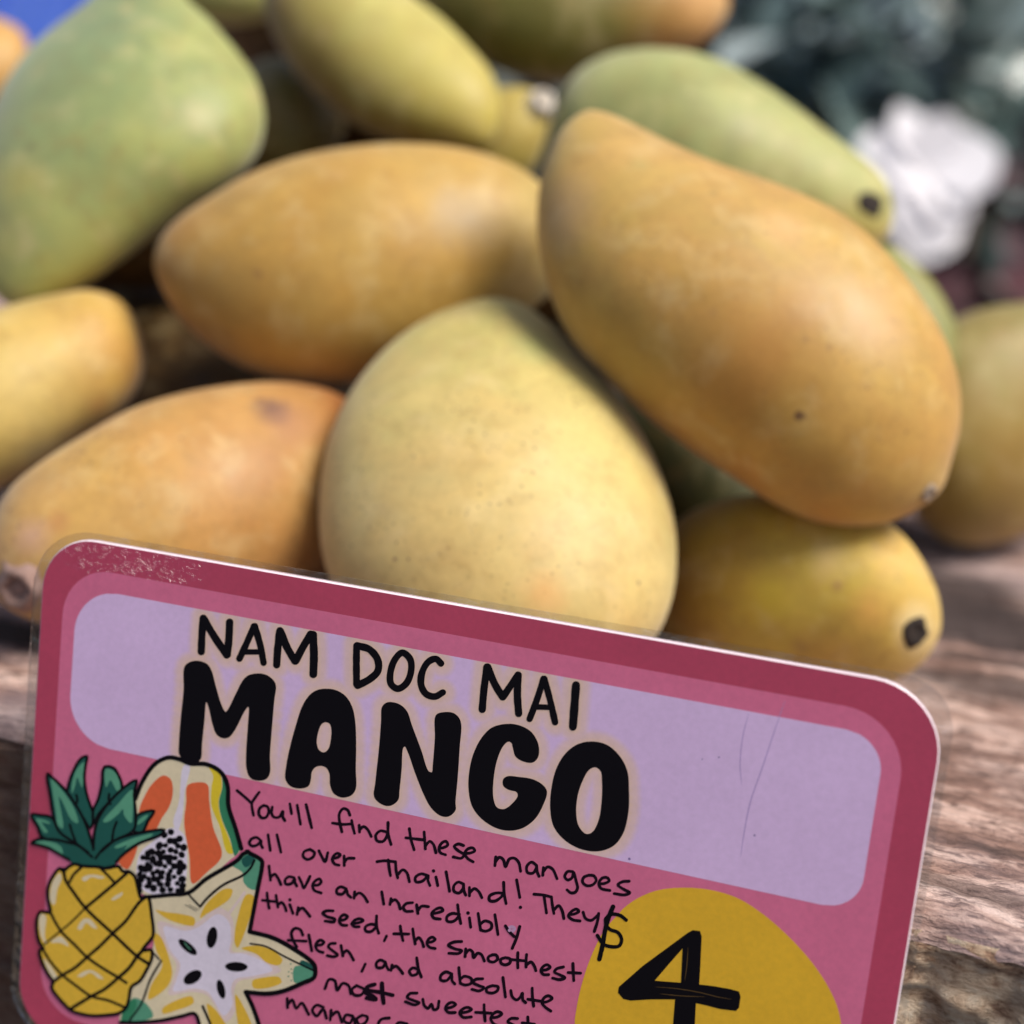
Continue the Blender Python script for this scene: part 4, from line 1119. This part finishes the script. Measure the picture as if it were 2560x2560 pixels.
for c_, rx, ry, ro in (((815, 745), 105, 50, -80), ((580, 838), 112, 42, 40), ((1050, 1028), 110, 47, 2), ((628, 1130), 98, 58, -32), ((902, 1245), 95, 38, 76)):
    f.ellipse(c_, rx, ry, ro, INK_BLACK, TC)
f.stroke([(545, 790), (580, 835), (612, 868)], 2.5, INK_LG, TC, taper=0.6)
f.poly([[(1000, 40), (1090, -20), (1180, -60), (1290, 15), (1290, 100), (1262, 275), (1190, 280), (1120, 210), (1110, 120)]], INK_LG, TC)
f.poly([[(1100, 0), (1160, -50), (1225, -20), (1190, 40), (1140, 70)]], INK_DG, TC)
f.poly([[(1612, 1030), (1700, 1020), (1795, 1045), (1795, 1130), (1700, 1165), (1612, 1180)]], INK_LG, TC)
f.poly([[(1680, 965), (1740, 985), (1795, 1030), (1790, 1060), (1660, 1000)]], INK_DG, TC)
f.poly([[(60, 1330), (180, 1385), (245, 1510), (60, 1560), (-60, 1556), (-30, 1440)]], INK_LG, TC)
f.poly([[(-20, 1410), (70, 1340), (90, 1400), (-10, 1550), (-60, 1550)]], INK_RIND, TC)
for x, y in ((1575, 1000), (1580, 1050), (1555, 1075), (1585, 1090), (1552, 1120), (1580, 1160)):
    f.stroke([(x, y)], 3.2, INK_RIND, TC)
for st, w in (([(195, 355), (400, 335), (590, 312), (760, 180), (1060, 0), (1110, -55), (1165, -85)], 11), ([(1150, -85), (1295, 5), (1298, 60), (1262, 250), (1220, 470), (1178, 690)], 11), ([(1178, 690), (1390, 745), (1560, 830), (1795, 1000), (1812, 1060), (1800, 1130), (1690, 1185), (1500, 1262), (1350, 1287), (1140, 1272)], 11.5),
              ([(1140, 1272), (1210, 1420), (1280, 1620), (1330, 1750)], 11), ([(740, 1700), (700, 1600), (648, 1482), (520, 1505), (330, 1545), (80, 1568), (-70, 1565)], 9),
              ([(590, 330), (640, 385), (700, 448)], 5), ([(700, 448), (770, 365), (920, 240), (1120, 140), (1190, 70), (1225, 0)], 6.5), ([(1185, 805), (1330, 830), (1500, 920), (1660, 1000), (1795, 1065)], 4.5),
              ([(325, 970), (220, 1150), (130, 1390), (20, 1545)], 5.5), ([(725, 1410), (770, 1510), (830, 1650)], 6.5), ([(555, 430), (665, 490)], 1.6), ([(590, 430), (690, 480)], 1.4)):
    f.stroke(st, w, INK_BLACK, TC)
f.build()

# pineapple drawing
f = Flat('pineapple_drawing', 0.000165)
LEAVES = [
    [(100, 1240), (190, 1190), (420, 1205), (640, 1260), (830, 1400), (850, 1480), (700, 1500), (550, 1440), (300, 1300), (190, 1265)],
    [(95, 900), (210, 905), (340, 935), (440, 1100), (640, 1250), (420, 1205), (230, 1172), (170, 1040)],
    [(1575, 855), (1370, 910), (1320, 1090), (1430, 1110), (1500, 980)],
    [(1700, 1085), (1450, 1110), (1080, 1220), (870, 1420), (850, 1480), (1070, 1500), (1200, 1380), (1400, 1240), (1640, 1150)],
    [(765, 195), (690, 225), (590, 400), (540, 560), (530, 640), (700, 900), (810, 1060), (845, 900), (830, 850), (760, 640), (735, 450), (750, 300)],
    [(975, 325), (1080, 330), (1150, 430), (1188, 585), (1060, 720), (900, 900), (850, 1010), (842, 850), (900, 720), (950, 520)],
    [(290, 405), (335, 440), (520, 620), (700, 900), (800, 1150), (845, 1380), (640, 1250), (430, 1100), (370, 950), (330, 700)],
    [(1362, 485), (1180, 600), (980, 820), (885, 1000), (850, 1200), (860, 1390), (1000, 1290), (1090, 1215), (1330, 1085), (1355, 900), (1335, 650)],
]
HL = [[(140, 1235), (260, 1215), (450, 1280), (470, 1385), (330, 1290), (200, 1250)], [(150, 945), (315, 990), (318, 1010), (220, 990), (295, 1110), (255, 1115), (190, 1020)], [(1505, 900), (1400, 950), (1375, 1020), (1450, 975)],
      [(1565, 1128), (1330, 1180), (1095, 1290), (1130, 1305), (1250, 1268), (1220, 1315), (1400, 1220), (1540, 1160)], [(735, 265), (650, 340), (590, 500), (585, 640), (620, 560), (650, 450), (705, 570), (725, 450)],
      [(990, 350), (1070, 360), (1140, 440), (1165, 590), (1130, 610), (1050, 480), (1000, 570)], [(335, 465), (430, 560), (600, 800), (660, 1000), (580, 960), (470, 740), (425, 680), (480, 1060), (420, 1030), (390, 860), (355, 640)],
      [(1312, 595), (1150, 760), (960, 980), (1005, 990), (1150, 885), (1200, 830), (1215, 905), (1300, 1000), (1322, 800)]]
for lf, hl in zip(LEAVES, HL):
    f.poly([lf], INK_DG, TA, per=4)
    f.poly([hl], INK_LG, TA, per=4)
    f.stroke(lf, 7.2, INK_BLACK, TA, closed=True, per=4)
f.poly([[(560, 1440), (700, 1400), (860, 1330), (1000, 1400), (1110, 1480), (1000, 1520), (850, 1530), (700, 1520)]], INK_DG, TA)
for st in ([(560, 1020), (590, 1120), (640, 1250)], [(1125, 985), (1090, 1080), (1070, 1210)], [(1035, 650), (1030, 720), (1050, 770)], [(640, 1250), (740, 1330), (830, 1410)], [(1080, 1215), (960, 1310), (870, 1425)], [(640, 660), (650, 740), (620, 780)]):
    f.stroke(st, 6.5, INK_BLACK, TA)
BODY = [(430, 95), (345, 195), (292, 320), (290, 450), (318, 600), (300, 615), (200, 608), (163, 680), (160, 830), (188, 960), (235, 1045), (192, 1055), (220, 1200), (290, 1340), (348, 1430), (335, 1500), (400, 1600), (480, 1690), (560, 1765), (650, 1800), (800, 1828), (1000, 1820), (1120, 1800), (1205, 1740), (1240, 1640), (1272, 1490), (1370, 1420), (1450, 1290), (1512, 1150), (1505, 1055), (1440, 1060), (1400, 1060), (1500, 930), (1528, 880), (1510, 650), (1472, 440), (1440, 425), (1385, 440), (1350, 330), (1310, 190), (1240, 132), (1170, 130), (1120, 72), (980, 95), (880, 78), (700, 68), (600, 45), (520, 85), (470, 130)]
f.poly([BODY], INK_YE, TB, per=4)
for pl in ([(430, 150), (340, 260), (318, 480), (365, 525), (400, 340), (450, 220)], [(685, 215), (780, 168), (960, 198), (900, 218), (800, 198), (720, 248)], [(635, 805), (710, 690), (780, 690), (870, 805), (820, 795), (740, 735), (680, 815)], [(198, 640), (262, 650), (250, 880), (275, 995), (205, 890)],
           [(240, 1150), (405, 1385), (370, 1402), (270, 1250)], [(635, 1365), (780, 1288), (945, 1395), (890, 1392), (790, 1322), (690, 1372)], [(320, 965), (440, 895), (535, 1015), (440, 972)], [(1030, 460), (1170, 375), (1160, 410), (1060, 470)]):
    f.poly([pl], INK_CR, TB, per=4)
f.stroke(BODY, 8.6, INK_BLACK, TB, closed=True, per=4)
for st, w in (([(470, 100), (500, 240), (580, 360), (730, 560), (1050, 860), (1340, 1130), (1475, 1218)], 8.5), ([(310, 600), (440, 830), (600, 990), (750, 1140), (950, 1280), (1120, 1380), (1212, 1442)], 7.5), ([(225, 1045), (340, 1220), (460, 1350), (640, 1490), (800, 1600), (1000, 1650), (1205, 1735)], 7),
              ([(1240, 132), (1080, 270), (900, 420), (730, 560)], 8.5), ([(730, 560), (560, 730), (440, 830), (250, 985)], 5), ([(1450, 425), (1360, 500), (1200, 720), (1050, 860), (900, 1010), (750, 1140), (600, 1270), (460, 1350), (340, 1440)], 8.5), ([(1410, 1055), (1340, 1130), (1250, 1260), (1120, 1380), (950, 1520), (800, 1600), (560, 1745)], 9),
              ([(690, 75), (590, 170), (540, 260)], 7.5), ([(890, 78), (980, 160), (1080, 270)], 7), ([(1500, 1060), (1560, 1120), (1600, 1165)], 4)):
    f.stroke(st, w, INK_BLACK, TB)
f.build()

# ------------------------------------------------------------------ behind the heap
def leaf_mesh(V, F, base, dirv, upv, ln, wd, curl=0.25, seg=6, fold=0.22):
    dirv = dirv.normalized(); side = dirv.cross(upv).normalized(); nrm = side.cross(dirv)
    b0 = len(V)
    for k in range(seg + 1):
        t = k / seg
        w = wd * math.sin(math.pi * min(1, t * 0.93 + 0.04)) ** 0.8
        c = base + dirv * ln * t - nrm * ln * curl * t * t
        V += [c - side * w + nrm * w * fold, c, c + side * w + nrm * w * fold]
    for k in range(seg):
        a = b0 + k * 3
        F += [(a, a + 1, a + 4, a + 3), (a + 1, a + 2, a + 5, a + 4)]


def leaf_mat(name, c1, c2, rough=0.35, spec=0.5):
    b = NT(name)
    g = b.noise(b.obj(), 9, 3, 0.6)
    b.l(b.ramp(g, [(0.35, c1), (0.65, c2)]), b.bsdf.inputs['Base Color'])
    b.bsdf.inputs['Roughness'].default_value = rough
    b.bsdf.inputs['Specular IOR Level'].default_value = spec
    return b.mat


def thin(mat, amount):
    """let light through a thin petal or cloth"""
    t = mat.node_tree; p = t.nodes['Principled BSDF']; out = t.nodes['Material Output']
    tr = t.nodes.new('ShaderNodeBsdfTranslucent'); mx = t.nodes.new('ShaderNodeMixShader')
    mx.inputs[0].default_value = amount
    src = p.inputs['Base Color'].links[0].from_socket
    t.links.new(src, tr.inputs[0]); t.links.new(p.outputs[0], mx.inputs[1]); t.links.new(tr.outputs[0], mx.inputs[2]); t.links.new(mx.outputs[0], out.inputs['Surface'])


def plant(name, label, spots, mat, ln, wd, stem_base, seed, cat='plant'):
    """leaves in tufts on arching stalks that rise from one foot in the ground"""
    rs = random.Random(seed)
    root = empty(name, stem_base, label, cat)
    V, F, SV, SF = [], [], [], []
    for (p, n, spread) in spots:
        for _ in range(n):
            q = p + Vector((rs.gauss(0, spread), rs.gauss(0, spread), rs.gauss(0, spread)))
            d = Vector((rs.uniform(-1, 1), rs.uniform(-1, 0.5), rs.uniform(-0.7, 0.8)))
            leaf_mesh(V, F, q, d, Vector((rs.uniform(-.3, .3), rs.uniform(-.6, .1), 1)), ln * rs.uniform(0.7, 1.25), wd * rs.uniform(0.7, 1.2))
        # stalk
        mid_ = (Vector(stem_base) + p) / 2 + Vector((0, 0.08, 0.05))
        prev = None
        for k in range(9):
            t = k / 8
            c = (1 - t) ** 2 * Vector(stem_base) + 2 * t * (1 - t) * mid_ + t * t * p
            r_ = 0.012 * (1 - 0.6 * t)
            i0 = len(SV)
            for a in range(8):
                SV.append(c + Vector((r_ * math.cos(a * math.pi / 4), r_ * math.sin(a * math.pi / 4), 0)))
            if k:
                for a in range(8):
                    SF.append((i0 - 8 + a, i0 - 8 + (a + 1) % 8, i0 + (a + 1) % 8, i0 + a))
    mesh_obj('foliage', V, F, mat, root, stem_base)
    mesh_obj('stalks', SV, SF, simple_mat(name + '_stalk', lin(60, 58, 40)), root, stem_base)
    return root


D = lambda x, y, d: at(x * S, y * S, d)
gnd = lambda p: Vector((p.x, p.y, -0.62))
GREEN_LEAF = leaf_mat('dark_glossy_leaf', lin(72, 90, 88), lin(118, 138, 134), 0.26, 0.7)
TEAL_LEAF = leaf_mat('blue_green_leaf', lin(140, 158, 156), lin(190, 202, 200), 0.3, 0.7)
RED_LEAF = leaf_mat('plum_leaf', lin(62, 46, 52), lin(104, 66, 72), 0.4, 0.5)
HEDGE_LEAF = leaf_mat('hedge_leaf', lin(52, 68, 66), lin(88, 108, 104), 0.4, 0.4)

fp = plant('flowering_plant', 'dark leafy plant with one large white blossom, out of focus at the upper right', [
    (D(1560, 60, 1.59), 9, 0.05), (D(1480, 200, 1.59), 8, 0.05), (D(1640, 160, 1.65), 8, 0.05), (D(1870, 330, 1.71), 6, 0.05), (D(1780, 60, 1.83), 10, 0.07), (D(1930, 150, 1.83), 8, 0.06)],
    GREEN_LEAF, 0.13, 0.035, gnd(D(1700, 900, 1.52)), 11)
rs_petal = random.Random(2)
# the blossom: five broad petals and a small heart
bc = D(1745, 330, 1.42)
pm = simple_mat('white_petal', (0.88, 0.86, 0.89, 1), 0.5, 0.3, 40, 0.04, 0.1)
pm.node_tree.nodes['Principled BSDF'].inputs['Subsurface Weight'].default_value = 0.0
thin(pm, 0.2)
blossom = mesh_obj('blossom', *(lambda V, F: (leaf_mesh(V, F, bc, Vector((0.1, 0, 1)), Vector((0, -1, 0.2)), 0.004, 0.004), (V, F))[1])([], []), simple_mat('flower_heart', lin(214, 190, 150)), fp, bc)
# broad ruffled petals, open towards the light
for (x, y, w) in ((1700, 205, 0.042), (1878, 285, 0.046), (1735, 480, 0.050), (1630, 280, 0.042), (1825, 405, 0.044), (1665, 420, 0.044), (1790, 222, 0.040), (1780, 450, 0.042)):
    V, F = [], []
    tip = D(x, y, 1.385 + 0.03 * rs_petal.random())
    leaf_mesh(V, F, bc, tip - bc, Vector((0.75, -0.55, 0.95)), (tip - bc).length * 1.05, w, 0.02, 10, 0.06)
    po = mesh_obj('petal', V, F, pm, blossom, bc)
    po.location = (0, 0, 0)

plant('blue_green_plant', 'blue-green broad-leaved plant behind the white blossom', [
    (D(1800, 60, 1.65), 7, 0.05), (D(1700, 120, 1.71), 6, 0.05), (D(1880, 170, 1.71), 6, 0.05), (D(1420, 90, 1.59), 6, 0.04)],
    TEAL_LEAF, 0.13, 0.045, gnd(D(1850, 900, 1.71)), 21)
plant('plum_leaved_plant', 'dark plum-leaved plant below the white blossom at the right edge', [
    (D(1850, 480, 1.59), 14, 0.06), (D(1930, 400, 1.65), 12, 0.06), (D(1790, 570, 1.59), 10, 0.05)],
    RED_LEAF, 0.12, 0.036, gnd(D(1880, 950, 1.65)), 31)


def hedge():
    rs = random.Random(3)
    V, F = [], []
    base = Vector((0.8, 3.0, -0.62))
    for _ in range(5200):
        p = Vector((rs.uniform(-1.6, 3.4), 2.7 + abs(rs.gauss(0, 0.35)) + 0.25 * rs.random(), rs.uniform(-0.6, 2.3)))
        leaf_mesh(V, F, p, Vector((rs.uniform(-1, 1), rs.uniform(-1, 0.3), rs.uniform(-0.8, 0.6))), Vector((rs.uniform(-.5, .5), -0.5, 1)), rs.uniform(0.12, 0.24), rs.uniform(0.035, 0.06), 0.3, 3)
    root = empty('hedge', base, 'tall dark green hedge far behind the heap, blurred', 'hedge')
    mesh_obj('foliage', V, F, HEDGE_LEAF, root, base)
    SV, SF = [], []
    for sx in (-1.2, -0.2, 0.8, 1.8, 2.9):
        i0 = len(SV)
        for zz in (-0.62, 2.0):
            for a in range(8):
                SV.append((sx + 0.03 * math.cos(a * math.pi / 4), 3.05 + 0.03 * math.sin(a * math.pi / 4), zz))
        for a in range(8):
            SF.append((i0 + a, i0 + (a + 1) % 8, i0 + 8 + (a + 1) % 8, i0 + 8 + a))
    mesh_obj('stalks', SV, SF, simple_mat('hedge_stem', lin(60, 48, 38)), root, base)


hedge()


def tarp():
    """blue sheet hung behind the left of the heap"""
    b = NT('blue_sheet')
    g = b.noise(b.obj(), 8, 3)
    b.l(b.ramp(g, [(0.3, lin(84, 132, 236)), (0.7, lin(112, 160, 246))]), b.bsdf.inputs['Base Color'])
    b.bsdf.inputs['Roughness'].default_value = 0.5
    thin(b.mat, 0.7)
    a = D(-260, 40, 1.6); c = D(420, 20, 1.83)
    root = empty('blue_sheet', gnd((a + c) / 2), 'bright blue sheet hanging behind the upper left of the heap', 'sheet')
    V, F = [], []
    nx, nz = 40, 24
    for j in range(nz + 1):
        for i in range(nx + 1):
            p = a.lerp(c, i / nx)
            z = -0.55 + (0.95) * j / nz
            off = 0.02 * math.sin(i * 0.9 + 0.7 * math.sin(j * 0.3)) * (0.4 + 0.6 * (1 - j / nz))
            V.append(Vector((p.x, p.y + off + 0.75 * (z + 0.55) - 0.45, z)))
    for j in range(nz):
        for i in range(nx):
            q = j * (nx + 1) + i
            F.append((q, q + 1, q + nx + 2, q + nx + 1))
    n0 = len(V)
    V2 = V + [v + Vector((0, 0.003, 0)) for v in V]
    F2 = F + [tuple(n0 + i for i in f_[::-1]) for f_ in F]
    mesh_obj('cloth', V2, F2, b.mat, root, root.location)
    pm = simple_mat('timber_post', lin(110, 88, 66))
    for p in (a, c):
        SV = [Vector((p.x + 0.015 * math.cos(k * math.pi / 5), p.y + 0.30 + 0.015 * math.sin(k * math.pi / 5), z)) for z in (-0.62, 0.42) for k in range(10)]
        SF = [(k, (k + 1) % 10, 10 + (k + 1) % 10, 10 + k) for k in range(10)] + [tuple(range(10, 20))]
        mesh_obj('post', SV, SF, pm, root, gnd(p) + Vector((0, 0.30, 0)))


tarp()

scene.render.engine = 'CYCLES'
scene.cycles.max_bounces = 8
scene.cycles.transparent_max_bounces = 12

import os
if os.environ.get('MANGO_CHECK'):
    ks = list(MANGO_BVH)
    for i, a in enumerate(ks):
        va = MANGO_BVH[a][1]
        print('Z', a, 'min', round(min(p.z for p in va), 4), 'max', round(max(p.z for p in va), 4), 'y', round(min(p.y for p in va), 4), round(max(p.y for p in va), 4))
        for b_ in ks:
            if a == b_: continue
            bv = MANGO_BVH[b_][0]
            worst = 0; near = 9
            for p in va[::5]:
                co, nr, _, dist = bv.find_nearest(p)
                # outward test by ray parity
                c = sum((q for q in MANGO_BVH[b_][1][::40]), Vector()) / len(MANGO_BVH[b_][1][::40])
                inside = (p - c).dot(co - c) > 0 and (p - c).length < (co - c).length
                if inside: worst = max(worst, dist)
                else: near = min(near, dist)
            if worst > 0.003: print('   pen', a, 'in', b_, round(worst * 1000, 1), 'mm')
            elif worst == 0 and near < 0.006: print('   near', a, b_, round(near * 1000, 1))
